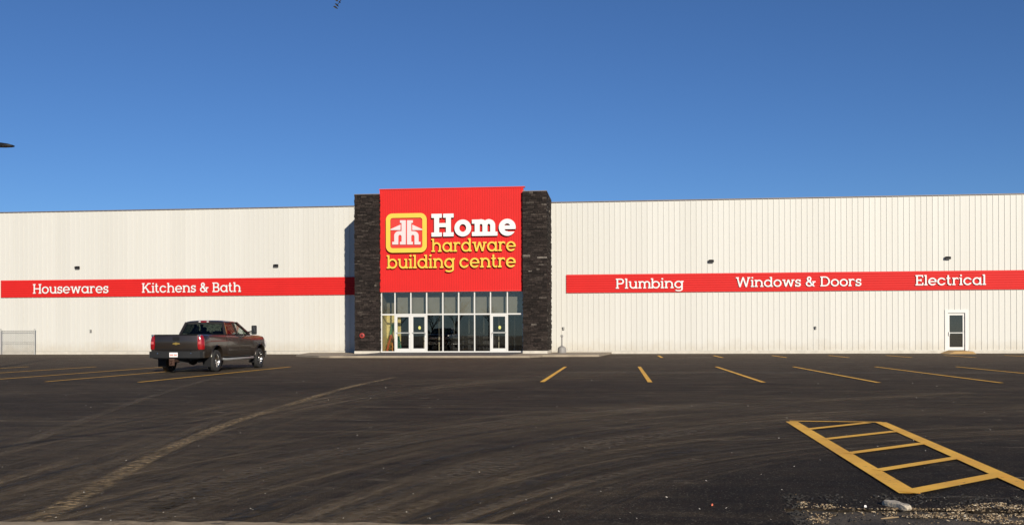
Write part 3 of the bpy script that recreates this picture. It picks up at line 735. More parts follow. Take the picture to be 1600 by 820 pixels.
# ------------------------------------------------------------------ lettering
RES = 64
def glyph_field(ch, w):
    X = .72; t = w * .82; s = w * .55
    xs = np.arange(-.35, 1.75, 1 / RES); ys = np.arange(-.42, 1.16, 1 / RES)
    gx, gy = np.meshgrid(xs, ys); F_ = np.full(gx.shape, 9.0)
    st = {'f': F_}
    def U(d): st['f'] = np.minimum(st['f'], d)
    def rect(x0, x1, y0, y1): return np.maximum(np.maximum(x0 - gx, gx - x1), np.maximum(y0 - gy, gy - y1))
    def ell(cx, cy, rx, ry): return (np.sqrt(((gx - cx) / rx) ** 2 + ((gy - cy) / ry) ** 2) - 1) * min(rx, ry)
    def ring(cx, cy, rx, ry, ww=None):
        ww = ww or w; return np.maximum(ell(cx, cy, rx, ry), -ell(cx, cy, rx - ww, ry - ww * .92))
    def cut(a_, b_): return np.maximum(a_, -b_)
    def isec(a_, b_): return np.maximum(a_, b_)
    def seg(x0, y0, x1, y1, ww):
        L_ = math.hypot(x1 - x0, y1 - y0); dx, dy = (x1 - x0) / L_, (y1 - y0) / L_
        a_ = (gx - x0) * dx + (gy - y0) * dy; b_ = np.abs((gx - x0) * -dy + (gy - y0) * dx) - ww / 2
        return np.maximum(b_, np.maximum(-a_, a_ - L_))
    rx = .37; adv = 2 * rx
    def stem(x, y0, y1, tl=False, bl=False, br=False, tr=False):
        U(rect(x, x + w, y0, y1))
        if tl: U(rect(x - s, x + w / 2, y1 - t, y1))
        if tr: U(rect(x + w / 2, x + w + s, y1 - t, y1))
        if bl: U(rect(x - s, x + w / 2, y0, y0 + t))
        if br: U(rect(x + w / 2, x + w + s, y0, y0 + t))
    def arch(x0, x1):
        c = (x0 + x1) / 2; r_ = (x1 - x0) / 2; cy = X - r_ * .95
        U(isec(ring(c, cy, r_, r_ * .95 + .01), cy - gy)); return cy
    if ch in 'oecadbgq':
        o = ring(rx, X / 2, rx, X / 2 + .012)
        if ch == 'e':
            o = cut(o, rect(rx + .02, 2, X * .24, X / 2 - t * .45)); o = np.minimum(o, rect(w * .5, 2 * rx - w * .25, X / 2 - t * .45, X / 2 + t * .45))
        if ch == 'c': o = cut(o, rect(rx + .06, 2, X * .30, X * .70))
        U(o)
        if ch == 'a': stem(2 * rx - w, 0, X, br=True); adv += s
        if ch == 'd': stem(2 * rx - w, 0, 1, tl=True, br=True); adv += s
        if ch == 'b': stem(0, 0, 1, tl=True, bl=True)
        if ch == 'g':
            cy = -.10; U(rect(2 * rx - w, 2 * rx, cy, X)); U(rect(2 * rx - w / 2, 2 * rx + s, X - t, X))
            U(isec(cut(ring(rx, cy, rx, .21, w * .92), rect(-1, .13, cy - .1, 1)), gy - cy)); adv += s
    elif ch == 'n': 
        R_ = s + .66; stem(s, 0, X, True, True, True); cy = arch(s, R_); U(rect(R_ - w, R_, 0, cy)); U(rect(R_ - w - s, R_ + s, 0, t)); adv = R_ + s
    elif ch == 'h':
        R_ = s + .66; stem(s, 0, 1, True, True, True); cy = arch(s, R_); U(rect(R_ - w, R_, 0, cy)); U(rect(R_ - w - s, R_ + s, 0, t)); adv = R_ + s
    elif ch == 'm':
        a1 = s + .56; a2 = a1 + .56 - w; stem(s, 0, X, True, True, True)
        for x0, x1 in ((s, a1), (a1 - w, a2)):
            cy = arch(x0, x1); U(rect(x1 - w, x1, 0, cy)); U(rect(x1 - w - s * .8, x1 + s * .8, 0, t))
        adv = a2 + s
    elif ch == 'u':
        R_ = s + .64; c = (s + R_) / 2; r_ = (R_ - s) / 2; cy = r_ * .95
        U(isec(ring(c, cy, r_, r_ * .95 + .01), gy - cy)); U(rect(s, s + w, cy, X)); U(rect(0, s + w / 2, X - t, X))
        U(rect(R_ - w, R_, 0, X)); U(rect(R_ - w - s, R_ - w / 2, X - t, X)); U(rect(R_ - w / 2, R_ + s, 0, t)); adv = R_ + s
    elif ch == 'r':
        stem(s, 0, X, True, True, True); c = s + .30; cy = X - .29
        U(isec(isec(ring(c, cy, .30, .30), cy + .06 - gy), gx - (c + .16))); adv = c + .19
    elif ch == 'i': stem(s, 0, X, True, True, True); U(ell(s + w / 2, .93, w * .62, w * .62)); adv = 2 * s + w
    elif ch == 'l': stem(s, 0, 1, True, True, True); adv = 2 * s + w
    elif ch == 't':
        x0 = s * 1.1; U(rect(x0, x0 + w, .2, .96)); U(rect(0, x0 + w + s * 1.5, X - t, X)); c = x0 + .24
        U(isec(isec(ring(c, .24, .24, .25), gy - .24), gx - (c + .10))); adv = c + .12
    elif ch in 'wW':
        T = X if ch == 'w' else 1; k = .235 if ch == 'w' else .29; x0 = s + .02
        pts = [(x0 + w * .4, T), (x0 + k, 0), (x0 + 2 * k, T), (x0 + 3 * k, 0), (x0 + 4 * k - w * .4, T)]
        for a_, b_ in zip(pts, pts[1:]):
            dx, dy = b_[0] - a_[0], b_[1] - a_[1]; e = .06
            U(isec(isec(seg(a_[0] - dx * e, a_[1] - dy * e, b_[0] + dx * e, b_[1] + dy * e, w * .95), gy - T), -gy))
        for px in (pts[0][0], pts[-1][0]): U(rect(px - s - w * .5, px + s + w * .5, T - t, T))
        adv = pts[-1][0] + s + w * .4
    elif ch == 's':
        r_ = .27; ry = (X + w * .92) / 4 + .005; c = r_
        up = ring(c, X - ry + .01, r_ * .93, ry); lo = ring(c, ry - .01, r_, ry)
        U(isec(up, np.minimum(gx - c, X - ry + .03 - gy))); U(isec(lo, np.minimum(c - gx, gy - ry + .03)))
        U(rect(2 * r_ - w * .9, 2 * r_ - w * .25, X * .66, X)); U(rect(w * .1, w * .75, 0, X * .34)); adv = 2 * r_
    elif ch == 'H':
        x2 = s + .74; stem(s, 0, 1, True, True, True, True); stem(x2 - w, 0, 1, True, True, True, True); U(rect(s + w * .5, x2 - w * .5, .5 - t / 2, .5 + t / 2)); adv = x2 + s
    elif ch == 'K':
        stem(s, 0, 1, True, True, True, True); U(isec(seg(s + w * .6, .38, s + .70, 1.02, w * .95), gy - 1)); U(isec(seg(s + .26, .62, s + .76, -.04, w), -gy))
        U(rect(s + .50, s + .86, 1 - t, 1)); U(rect(s + .52, s + .92, 0, t)); adv = s + .92
    elif ch in 'BPD':
        stem(s, 0, 1, True, ch != 'x', ch == 'P', False)
        def bowl(ya, yb, xe):
            ry = (yb - ya) / 2; xc = xe - ry * (1.0 if ch != 'D' else .92); cy = (ya + yb) / 2
            U(isec(ring(xc, cy, xe - xc, ry), xc - gx)); U(rect(s, xc + .005, ya, ya + w * .9)); U(rect(s, xc + .005, yb - w * .9, yb))
        if ch == 'B': bowl(.5 - w * .4, 1, s + .62); bowl(0, .5 + w * .45, s + .68); adv = s + .70
        if ch == 'P': bowl(.42, 1, s + .66); adv = s + .68
        if ch == 'D': bowl(0, 1, s + .80); adv = s + .82
    elif ch == 'E':
        stem(s, 0, 1, True, True); U(rect(s, s + .62, 0, t)); U(rect(s, s + .60, 1 - t, 1)); U(rect(s, s + .46, .5 - t / 2, .5 + t / 2))
        U(rect(s + .62 - w * .8, s + .62, 0, .26)); U(rect(s + .60 - w * .8, s + .60, .76, 1)); U(rect(s + .46 - w * .7, s + .46, .38, .62)); adv = s + .64
    elif ch == '&':
        U(ring(.33, .77, .21, .235)); lo = cut(ring(.34, .28, .32, .29), rect(.52, 2, .30, .7)); U(lo)
        U(isec(seg(.19, .68, .80, -.04, w), -gy)); U(seg(.64, .16, .76, .44, w * .9)); U(rect(.60, .92, .42, .42 + t)); adv = .92
    return st['f'], xs, ys, adv
def contours(f, xs, ys):
    ny, nx = f.shape; seg = {}
    def ip(i, j, i2, j2):
        a_, b_ = f[j, i], f[j2, i2]; k = a_ / (a_ - b_); return (round(xs[i] + (xs[i2] - xs[i]) * k, 6), round(ys[j] + (ys[j2] - ys[j]) * k, 6))
    ins = f < 0
    jj, ii = np.nonzero((ins[:-1, :-1].astype(int) + ins[1:, :-1] + ins[:-1, 1:] + ins[1:, 1:]) % 4)
    for j, i in zip(jj, ii):
        c = [(i, j), (i + 1, j), (i + 1, j + 1), (i, j + 1)]; en = []; ex = []
        for k in range(4):
            p, q = c[k], c[(k + 1) % 4]; a_, b_ = ins[p[1], p[0]], ins[q[1], q[0]]
            if a_ and not b_: ex.append(ip(*p, *q))
            if b_ and not a_: en.append(ip(*p, *q))
        for p, q in zip(ex, en): seg[p] = q
    loops = []
    while seg:
        s0, nx_ = next(iter(seg.items())); lp = [s0]; del seg[s0]
        while nx_ in seg:
            lp.append(nx_); nx_ = seg.pop(nx_)
        if len(lp) > 6: loops.append(lp)
    return loops
def simplify(lp, tol=.0035):
    pts = np.array(lp)
    def dp(a_, b_):
        if b_ <= a_ + 1: return []
        p, q = pts[a_], pts[b_ % len(pts)]; d = q - p; L_ = math.hypot(*d) or 1e-9
        mid = pts[a_ + 1:b_]; dist = np.abs((mid[:, 0] - p[0]) * d[1] - (mid[:, 1] - p[1]) * d[0]) / L_
        k = int(dist.argmax())
        if dist[k] < tol: return []
        k += a_ + 1; return dp(a_, k) + [k] + dp(k, b_)
    h = len(pts) // 2
    idx = [0] + dp(0, h) + [h] + dp(h, len(pts)); return [lp[i] for i in idx]
GC = {}
def glyph(ch, w):
    k = (ch, w)
    if k not in GC:
        f, xs, ys, adv = glyph_field(ch, w); GC[k] = ([simplify(l) for l in contours(f, xs + 1e-4, ys + 1e-4)], adv)
    return GC[k]
def slab(loops, depth, name, mats, parent, org, sx, sy, shear=0.0):
    """extruded outline standing on a wall plane: x along the wall, y up"""
    cu = bpy.data.curves.new(name, 'CURVE'); cu.dimensions = '2D'; cu.fill_mode = 'BOTH'; cu.extrude = depth / 2
    for lp in loops:
        sp = cu.splines.new('POLY'); sp.points.add(len(lp) - 1); sp.use_cyclic_u = True
        for i, (x, y) in enumerate(lp): sp.points[i].co = (x * sx, y * sy, 0, 1)
    tmp = bpy.data.objects.new(name, cu); COL.objects.link(tmp)
    dg = bpy.context.evaluated_depsgraph_get(); me = bpy.data.meshes.new_from_object(tmp.evaluated_get(dg))
    bpy.data.objects.remove(tmp); bpy.data.curves.remove(cu)
    me.name = name; me.transform(Matrix.Rotation(R(90), 4, 'X'))
    r = ROOT[parent] if parent in ROOT else Vector((0, 0, 0))
    me.transform(Matrix.Translation(Vector(org) - r))
    me.materials.clear()
    for m in mats: me.materials.append(m)
    for p in me.polygons: p.material_index = 0 if abs(p.normal.y) > .6 else len(mats) - 1
    o = bpy.data.objects.new(name, me); COL.objects.link(o); o.parent = parent; return o
def word(text, x0, x1, zb, cap, w, depth, yback, parent, mats, gap=.07, space=.42):
    adv = []; x = 0
    for ch in text:
        if ch == ' ': x += space; continue
        lp, a_ = glyph(ch, w); adv.append((ch, lp, x)); x += a_ + gap
    tot = x - gap; sx = (x1 - x0) / tot
    for ch, lp, px in adv:
        if not lp: continue
        slab(lp, depth, 'letter', mats, parent, (x0 + px * sx, yback - depth / 2, zb), sx, cap)

# main sign
sg = empty('store_sign', (P(700, 400, YS).x, YS, P(700, 425, YS).z))
tag(sg, 'large raised lettering with square house emblem on the red panel over the entrance', 'sign')
YB = YS - .04
def zx(x, y): q = P(x, y, YB - .1); return q
def span(x0, x1, yb): return P(x0, yb, YB - .12).x, P(x1, yb, YB - .12).x, P((x0 + x1) / 2, yb, YB - .12).z
def Zo(x, y): return (540 + x / 4.556, 280 + y / 4.556)
x0, _ = Zo(612, 0); x1, _ = Zo(1212, 0)
def cap_h(px0, px1, x=700): return P(x, px0, YB).z - P(x, px1, YB).z
_, ya = Zo(0, 243); _, yb = Zo(0, 405)
a_, b_, z_ = span(x0, x1, yb); word('Home', a_, b_, z_, cap_h(ya, yb), .22, .16, YB, sg, [M['white'], M['return']], .03)
_, ya = Zo(0, 420); _, yb = Zo(0, 514)
a_, b_, z_ = span(x0, x1, yb); word('hardware', a_, b_, z_, cap_h(ya, yb), .138, .15, YB, sg, [M['yellow'], M['return']], .05)
_, ya = Zo(0, 535); _, yb = Zo(0, 631); x0, _ = Zo(301, 0)
a_, b_, z_ = span(x0, x1, yb); word('building centre', a_, b_, z_, cap_h(ya, yb), .138, .15, YB, sg, [M['yellow'], M['return']], .05, .30)
def emblem():
    def E(x, y): q = P(595 + x / 7.8125, 325 + y / 7.8125, YB - .12); return (q.x, q.z)
    L0, T0 = E(64, 70); L1, B1 = E(564, 541)
    def rr(x0, x1, z0, z1, r, n=7):
        out = []
        for cx, cz, a0 in ((x1 - r, z1 - r, 0), (x0 + r, z1 - r, 90), (x0 + r, z0 + r, 180), (x1 - r, z0 + r, 270)):
            for k in range(n + 1):
                a = R(a0 + 90 * k / n); out.append((cx + r * math.cos(a), cz + r * math.sin(a)))
        return out
    t = .29
    slab([rr(L0, L1, B1, T0, .42), rr(L0 + t, L1 - t, B1 + t, T0 - t, .16)], .17, 'emblem_border', [M['yellow'], M['return']], sg, (0, YB - .085, 0), 1, 1)
    slab([rr(L0 + t - .01, L1 - t + .01, B1 + t - .01, T0 - t + .01, .17)], .10, 'emblem_panel', [M['redd']], sg, (0, YB - .05, 0), 1, 1)
    cx = 313.5
    def half(s):                                                   # right-hand figure, mirrored for the left
        f = lambda x, y: E(cx + s * (x - cx), y)
        roof = [f(385, 203), f(507, 258), f(507, 270), f(385, 270)]
        arch_o = [f(372 + 90 * 0 + 44 * (1 - math.cos(a)) + 0 * 1, 0) for a in (0,)]
        body = [f(321, 150), f(392, 150), f(392, 183), f(373, 183), f(373, 283)]
        for k in range(0, 9):
            a = R(90 - 90 * k / 8); body.append(f(405 + 57 * math.cos(a), 338 - 55 * math.sin(a)))
        body += [f(462, 412), f(486, 412), f(486, 446), f(412, 446), f(412, 352)]
        for k in range(1, 9):
            a = R(180 * k / 8); body.append(f(392 + 20 * math.cos(a), 350 - 22 * math.sin(a)))
        body += [f(373, 412), f(392, 412), f(392, 446), f(321, 446)]
        return [roof, body]
    for s in (1, -1):
        lp = half(s)
        if s < 0: lp = [l[::-1] for l in lp]
        slab(lp, .05, 'emblem_figure', [M['pinkw']], sg, (0, YB - .127, 0), 1, 1)
emblem()

# department lettering on the red bands
YBD = D - .110
def dept(text, x0, x1, ycap, ybase, label):
    q0, q1 = P(x0, ybase, YBD), P(x1, ybase, YBD)
    zb = (P((x0 + x1) / 2, ybase, YBD)).z; cap = P((x0 + x1) / 2, ycap, YBD).z - zb
    e = empty('department_sign', ((q0.x + q1.x) / 2, YBD, zb)); tag(e, label, 'sign', 'white department names on the red bands')
    word(text, q0.x, q1.x, zb, cap, .135, .06, YBD, e, [M['white'], M['grey']], .06, .36)
dept('Housewares', 52.3, 170, 443.2, 458.2, 'white raised letters reading Housewares on the red band')
dept('Kitchens & Bath', 222.5, 377, 441.6, 456.6, 'white raised letters reading Kitchens & Bath on the red band')
dept('Plumbing', 962.2, 1068, 434.8, 450.4, 'white raised letters reading Plumbing on the red band')
dept('Windows & Doors', 1149.5, 1345.6, 432.2, 447.6, 'white raised letters reading Windows & Doors on the red band')
dept('Electrical', 1430, 1540, 429.2, 445.4, 'white raised letters reading Electrical on the red band')

# ------------------------------------------------------------------ fittings on the walls
YW = D - .05
def wall_light(px, py, label):
    p = P(px, py, YW); e = empty('wall_light', p); tag(e, label, 'wall light', 'black wall lights above the red bands')
    MB().rbox(p + Vector((0, -.02, 0)), (.24, .06, .2), .012).build('mounting_plate', M['black'], e)
    pr = [(-.05, -.08), (-.13, -.075), (-.14, .03), (-.11, .08), (-.05, .08)]
    MB().prism([(p.y + a_, p.z + b_) for a_, b_ in pr], 'x', p.x - .175, p.x + .175).build('housing', M['black'], e)
    MB().box(p.x - .16, p.x + .16, p.y - .13, p.y - .07, p.z - .092, p.z - .0795).build('lens', M['grey'], e)
wall_light(121.5, 418, 'black wall light above the word Housewares')
wall_light(431.5, 415, 'black wall light right of and above the words Kitchens & Bath')
wall_light(1111, 408, 'black wall light above the space after the word Plumbing')
wall_light(1480.5, 403, 'black wall light above the word Electrical')
def hose_tap(px, py, label):
    p = P(px, py, YW); e = empty('hose_tap', p); tag(e, label, 'tap', 'small taps on the white walls')
    MB().rbox(p + Vector((0, -.02, 0)), (.13, .05, .20), .012).build('back_plate', M['grey'], e)
    MB().tube([p + Vector((0, -.04, .03)), p + Vector((0, -.13, .02)), p + Vector((0, -.16, -.06))], .025).build('spout', M['steel'], e)
    MB().lathe([(0, -.012), (.055, -.012), (.055, .012), (0, .012)], 12, Matrix.Translation(p + Vector((0, -.14, .09)))).build('handle', M['steel'], e)
hose_tap(142, 517, 'small grey tap low on the white wall left of the pickup truck')
hose_tap(880.5, 513, 'small grey tap on the white wall above the ash receptacle')
hose_tap(1274, 512, 'small grey tap on the white wall between the entrance and the side door')
# red alarm bell on the left pillar
p = P(566, 524, YP - .05); e = empty('alarm_bell', p); tag(e, 'round red alarm bell on the left stone pillar', 'alarm bell')
mt = Matrix.Translation(p) @ Matrix.Rotation(R(90), 4, 'X')
MB().lathe([(0, -.03), (.07, -.03), (.07, .03), (0, .03)], 16, mt).build('mount', M['alarm'], e)
MB().lathe([(.17, .03), (.17, .05), (.15, .075), (.10, .085), (.10, .06), (.145, .045), (.155, .03)], 24, mt, True).build('gong_rim', M['alarm'], e, 40)
MB().lathe([(0, .031), (.101, .031), (.098, .07), (.055, .08), (0, .082)], 20, mt).build('gong', mat('dark red gong', (.10, .014, .013), .4), e, 40)
# smokers' pole
p = P(878, 550, 61.8); p.z = .12
MBp = MB().lathe([(.0, 0), (.27, 0), (.275, .04), (.27, .30), (.22, .37), (.12, .43), (.05, .47), (.045, .95), (.045, 1.02), (.085, 1.05), (.085, 1.12), (.05, 1.17), (0, 1.18)], 20, Matrix.Translation(p))
o = recentre(MBp.build('ash_receptacle', M['grey'], smooth=40)); tag(o, 'grey bell shaped ash receptacle with thin neck beside the right stone pillar', 'ashtray')
# wooden step at the side door
s0 = P(1474, 551, D - .6).x; s1 = P(1515, 551, D - .6).x
b = MB(); zs = .19
b.hexa([(s0 - .05, 62.9, 0), (s1 + .04, 62.9, 0), (s1 + .02, D - .09, 0), (s0 - .05, D - .09, 0)], [(s0 + .45, 63.1, zs - .04), (s1 - .1, 63.1, zs - .04), (s1 - .1, D - .09, zs), (s0 + .4, D - .09, zs)])
tag(recentre(b.build('door_step', M['wood'])), 'low sloping yellow wooden step under the side door', 'step')
# mesh fence at far left
def fence():
    Yf = D - .32; pr = P(54, 554, Yf); pl_ = P(1.3, 554, Yf); e = empty('mesh_fence', (pl_.x, Yf, 0)); tag(e, 'low wire mesh fence panel with thin steel posts against the white wall', 'fence')
    Hf = 1.78
    for x in (pl_.x, pr.x): MB().tube([(x, Yf, 0), (x, Yf, Hf)], .035).lathe([(.05, Hf), (.05, Hf + .05), (0, Hf + .08)], 10, Matrix.Translation((x, Yf, 0))).build('post', M['steel'], e)
    MB().tube([(pl_.x + .035, Yf, Hf - .08), (pr.x - .035, Yf, Hf - .08)], .022).build('rail', M['steel'], e)
    MB().tube([(pl_.x + .035, Yf, .9), (pr.x - .035, Yf, .9)], .012).build('rail', M['steel'], e)
    m = MB(); st = .10; Wd = pr.x - pl_.x
    k = -Hf
    while k < Wd:
        for sgn in (0, 1):
            a0 = max(0, k); a1 = min(Wd, k + Hf)
            if a1 > a0 + .02:
                za, zb = a0 - k, a1 - k
                if sgn: za, zb = Hf - za, Hf - zb
                y = Yf + .02 + .008 * sgn
                m.bar((pl_.x + a0, y, .03 + za * .93), (pl_.x + a1, y, .03 + zb * .93), .007)
        k += st * 1.7
    m.build('mesh', M['steel'], e, fix=False)
fence()

# stepladders behind the glass at the left of the entrance
def ladder(x, y, h, w_, m, rz, lean, label):
    e = empty('stepladder', (x, y, .156)); e.rotation_euler.z = rz
    tag(e, label, 'ladder', 'coloured stepladders behind the entrance glass')
    b = MB(); t = .045; tw = w_ * .55
    ROOT[e] = Vector((0, 0, 0))
    for s in (-1, 1):
        MB().bar((s * w_ / 2, 0, 0), (s * tw / 2, lean, h), .05, .09).build('rail', m, e)
        MB().bar((s * w_ / 2, lean * 2.1, 0), (s * tw / 2, lean * 1.12, h * .97), .04, .06).build('rear_leg', m, e)
    k = int(h / .3)
    for i in range(1, k + 1):
        f = i / (k + .3); ww = w_ + (tw - w_) * f
        MB().box(-ww / 2 + .02, ww / 2 - .02, lean * f - .07, lean * f + .07, h * f - .02, h * f + .015).build('step', m, e)
    MB().box(-tw / 2 - .05, tw / 2 + .05, lean - .1, lean + .16, h, h + .035).build('top', m, e)
lx = mx[0]
ladder(lx + .12, 61.72, 1.85, .5, M['lad_green'], R(-84), .36, 'tall green stepladder behind the leftmost entrance pane')
ladder(lx + .16, 61.30, 1.15, .36, M['lad_red'], R(-70), .30, 'red stepladder behind the leftmost entrance pane')
ladder(lx + .40, 61.15, .62, .5, M['lad_orange'], R(-20), .1, 'short orange stepladder nearest the leftmost entrance pane')
ladder(lx + .98, 61.75, 1.05, .4, M['lad_teal'], R(75), .16, 'teal stepladder at the right of the leftmost entrance pane')
# low merchandise racks inside
def rack(x, wd, hh, seed, label):
    q = random.Random(seed); e = empty('display_rack', (x, 64.0, .156)); tag(e, label, 'display rack', 'dark display racks inside the entrance')
    f = MB().box(x - wd / 2 + .03, x + wd / 2 - .03, 64.24, 64.26, .157, .157 + hh)
    for s in (-1, 1):
        for yy in (63.75, 64.25): f.box(x + s * wd / 2 - .02, x + s * wd / 2 + .02, yy - .02, yy + .02, .157, .157 + hh)
    for k in range(3): f.box(x - wd / 2 + .02, x + wd / 2 - .02, 63.77, 64.23, .25 + k * hh * .36, .28 + k * hh * .36)
    f.build('rack_frame', M['black'], e)
    g = MB()
    for k in range(3):
        xx = x - wd / 2 + .05
        while xx < x + wd / 2 - .15:
            l = q.uniform(.1, .24); g.box(xx, xx + l, 63.8, 64.15, .282 + k * hh * .36, .282 + k * hh * .36 + q.uniform(.12, hh * .3)); xx += l + .02
    g.build('goods', mat('dark goods', (.03, .035, .05), .6, var=.6), e)
rack((mx[4] + mx[5]) / 2, .95, 1.05, 1, 'low dark display rack behind the fifth entrance bay from the left')
rack((mx[5] + mx[6]) / 2, .95, 1.2, 2, 'dark display rack behind the sixth entrance bay, between two others')
rack((mx[6] + mx[7]) / 2, .95, 1.1, 3, 'dark display rack just left of the right entrance door')

# ------------------------------------------------------------------ pickup truck (local metres: x right, y forward)
def truck():
    T = empty('pickup_truck', (0, 0, 0)); tag(T, 'dark brown grey crew cab pickup truck parked with its tailgate towards us', 'pickup truck')
    WB = 4.26; WR = .405
    prof = [(.80, .50), (.94, .53), (.975, .62), (.985, .80), (1.0, .98), (.99, 1.12), (.965, 1.26), (.925, 1.345), (.88, 1.37)]
    def px(z):
        for (xa, za), (xb, zb) in zip(prof[1:], prof[2:]):
            if za <= z <= zb: return xa + (xb - xa) * (z - za) / (zb - za)
        return prof[-1][0]
    def section(y, sx, dz=0.0, top=0.0):
        r = []
        for x, z in prof: r.append((x * sx, y, z + (z - .5) / .87 * dz))
        zt = prof[-1][1] + dz + top
        r += [(.5 * sx, y, zt + .0)]
        return r + [(-x, yy, z) for x, yy, z in r[::-1]]
    secs = [(-1.20, .965, 0, 0), (-1.17, .985, 0, 0), (-.6, 1, 0, 0), (.5, 1, 0, 0), (.92, 1, 0, 0), (2.0, 1, 0, 0), (3.2, 1, .0, .01), (3.5, 1, .0, .03), (4.3, .985, -.03, .035), (4.8, .965, -.07, .03), (5.02, .92, -.11, .01), (5.12, .84, -.16, -.02)]
    body = MB().loft([section(*s) for s in secs]).build('body', M['truck'], T, 35)
    cutters = []
    def cutter(b):
        o = b.build('cut', M['truckdark']); md = body.modifiers.new('b', 'BOOLEAN'); md.operation = 'DIFFERENCE'; md.solver = 'EXACT'; md.object = o; cutters.append(o)
    for y in (0, WB):
        for s in (-1, 1):
            mtx = Matrix.Translation((s * .60, y, WR + .07)) @ Matrix.Rotation(R(90) * s, 4, 'Y')
            cutter(MB().lathe([(.49, 0), (.49, .6)], 32, mtx))
    cutter(MB().box(-.74, .74, -1.25, .84, .86, 1.6))
    cutter(MB().box(-1.2, 1.2, .862, .885, .86, 1.6))
    applied(body)
    for o in cutters: bpy.data.objects.remove(o)
    if len(body.data.materials) < 2: body.data.materials.append(M['truckdark'])
    body.data.shade_smooth(); body.data.set_sharp_from_angle(angle=R(35))
    # wheel-arch lips
    for y in (0, WB):
        for s in (-1, 1):
            pts = [(s * (1.005 if abs(math.cos(R(a))) < .9 else .985), y + .505 * math.cos(R(a)), WR + .07 + .505 * math.sin(R(a))) for a in range(-5, 186, 10)]
            pts = [(s * (px(max(.56, min(1.3, z))) + .004), yy, z) for _, yy, z in pts]
            MB().tube(pts, .022, 6).build('arch_lip', M['truck'], T, 60)
    # tailgate
    tg = MB(); tg.rbox((0, -1.215, 1.09), (1.60, .06, .56), .02)
    tgo = tg.build('tailgate', M['truck'], T, 40)
    MB().rbox((0, -1.235, 1.362), (1.58, .09, .03), .01).build('top_trim', M['black'], tgo)
    MB().rbox((0, -1.25, 1.225), (.26, .02, .13), .008).build('handle', M['black'], tgo)
    bt = [(-.155, -.028), (-.05, -.028), (-.05, -.052), (.05, -.052), (.05, -.028), (.155, -.028), (.13, .028), (.05, .028), (.05, .052), (-.05, .052), (-.05, .028), (-.13, .028)]
    MB().prism([(x * .85, z * .85 + 1.05) for x, z in bt], 'y', -1.262, -1.245).build('emblem', M['gold'], tgo)
    MB().box(-.74, .74, -1.252, -1.246, .845, .86).build('crease', M['black'], tgo)
    # bumper
    bp = [(-1.0, -1.12), (-1.0, -1.26), (-.93, -1.36), (-.55, -1.40), (.55, -1.40), (.93, -1.36), (1.0, -1.26), (1.0, -1.12)]
    bo = MB().prism(bp, 'z', .545, .775).build('rear_bumper', mat('dark bumper', (.03, .029, .028), .35, .4, coat=.3), T, 30)
    MB().box(-.55, .55, -1.385, -1.20, .777, .79).build('step_pad', M['black'], bo)
    pl = MB().rbox((-.02, -1.412, .655), (.31, .015, .165), .006).build('licence_plate', M['plate'], bo)
    for i, xx in enumerate((-.11, -.07, -.03, .03, .07, .11)): MB().box(xx - .014 - .02, xx + .014 - .02, -1.4225, -1.4205, .62, .675).build('plate_mark', M['platered'], bo) if i < 6 else None
    for s in (-1, 1): MB().lathe([(0, 0), (.02, 0), (.02, .01), (0, .012)], 10, Matrix.Translation((s * .62, -1.398, .70)) @ Matrix.Rotation(R(90), 4, 'X')).build('bolt', M['chrome'], bo)
    # hitch
    h = MB(); h.box(-.05, .05, -1.46, -1.1, .40, .50); h.rbox((-.05, -1.47, .40), (.20, .06, .26), .015); h.tube([(-.05, -1.50, .36), (-.05, -1.56, .36), (-.05, -1.56, .42)], .025)
    h.lathe([(0, 0), (.035, .01), (.045, .04), (.03, .075), (0, .085)], 12, Matrix.Translation((-.05, -1.54, .42)))
    h.build('tow_hitch', M['rust'], T, 40)
    # tail lamps wrap round the corners
    for s in (-1, 1):
        sec = []
        for z, k in ((.84, 0), (.88, .6), (1.0, 1), (1.2, 1), (1.31, .75), (1.36, .2)):
            xo = px(z)
            sec.append([(s * (.80 + .04 * (1 - k)), -1.205, z), (s * (.80 + .03 * (1 - k)), -1.245 - .012 * k, z), (s * (xo - .05), -1.235 - .012 * k, z), (s * (xo + .008 * k), -1.17, z), (s * (xo + .006 * k), -1.09, z), (s * (xo - .03), -1.11, z)])
        tl = MB().loft(sec).build('tail_light', M['taillight'], T, 50)
        for zc in (1.06, 1.075): pass
        MB().rbox((s * .885, -1.262, 1.075), (.10, .012, .085), .004).build('reverse_lens', mat('pale red lens', (.50, .10, .10), .2, coat=.5), tl)
        MB().rbox((s * .875, -1.256, 1.335), (.085, .02, .07), .006).build('lamp_trim', M['chrome'], tl)
    # greenhouse
    def nodes_(s):
        return dict(RB=Vector((s * .905, .985, 1.365)), RT=Vector((s * .73, 1.15, 1.825)), FT=Vector((s * .73, 2.38, 1.83)), FB=Vector((s * .905, 3.28, 1.375)),
                    BB=Vector((s * .91, 2.06, 1.365)), BT=Vector((s * .735, 2.02, 1.835)))
    secs = []
    for y, hw, zc, ze in ((1.09, .70, 1.855, 1.80), (1.14, .745, 1.892, 1.825), (1.3, .755, 1.915, 1.835), (1.8, .76, 1.925, 1.84), (2.2, .755, 1.912, 1.838), (2.40, .74, 1.88, 1.825), (2.46, .70, 1.855, 1.81)):
        s_ = [(-hw, y, ze), (-hw + .015, y, ze + .03), (-hw * .82, y, zc - .018), (-hw * .4, y, zc), (hw * .4, y, zc), (hw * .82, y, zc - .018), (hw - .015, y, ze + .03), (hw, y, ze), (hw - .07, y, ze - .03), (-hw + .07, y, ze - .03)]
        secs.append(s_)
    MB().loft(secs).build('roof', M['truck'], T, 40)
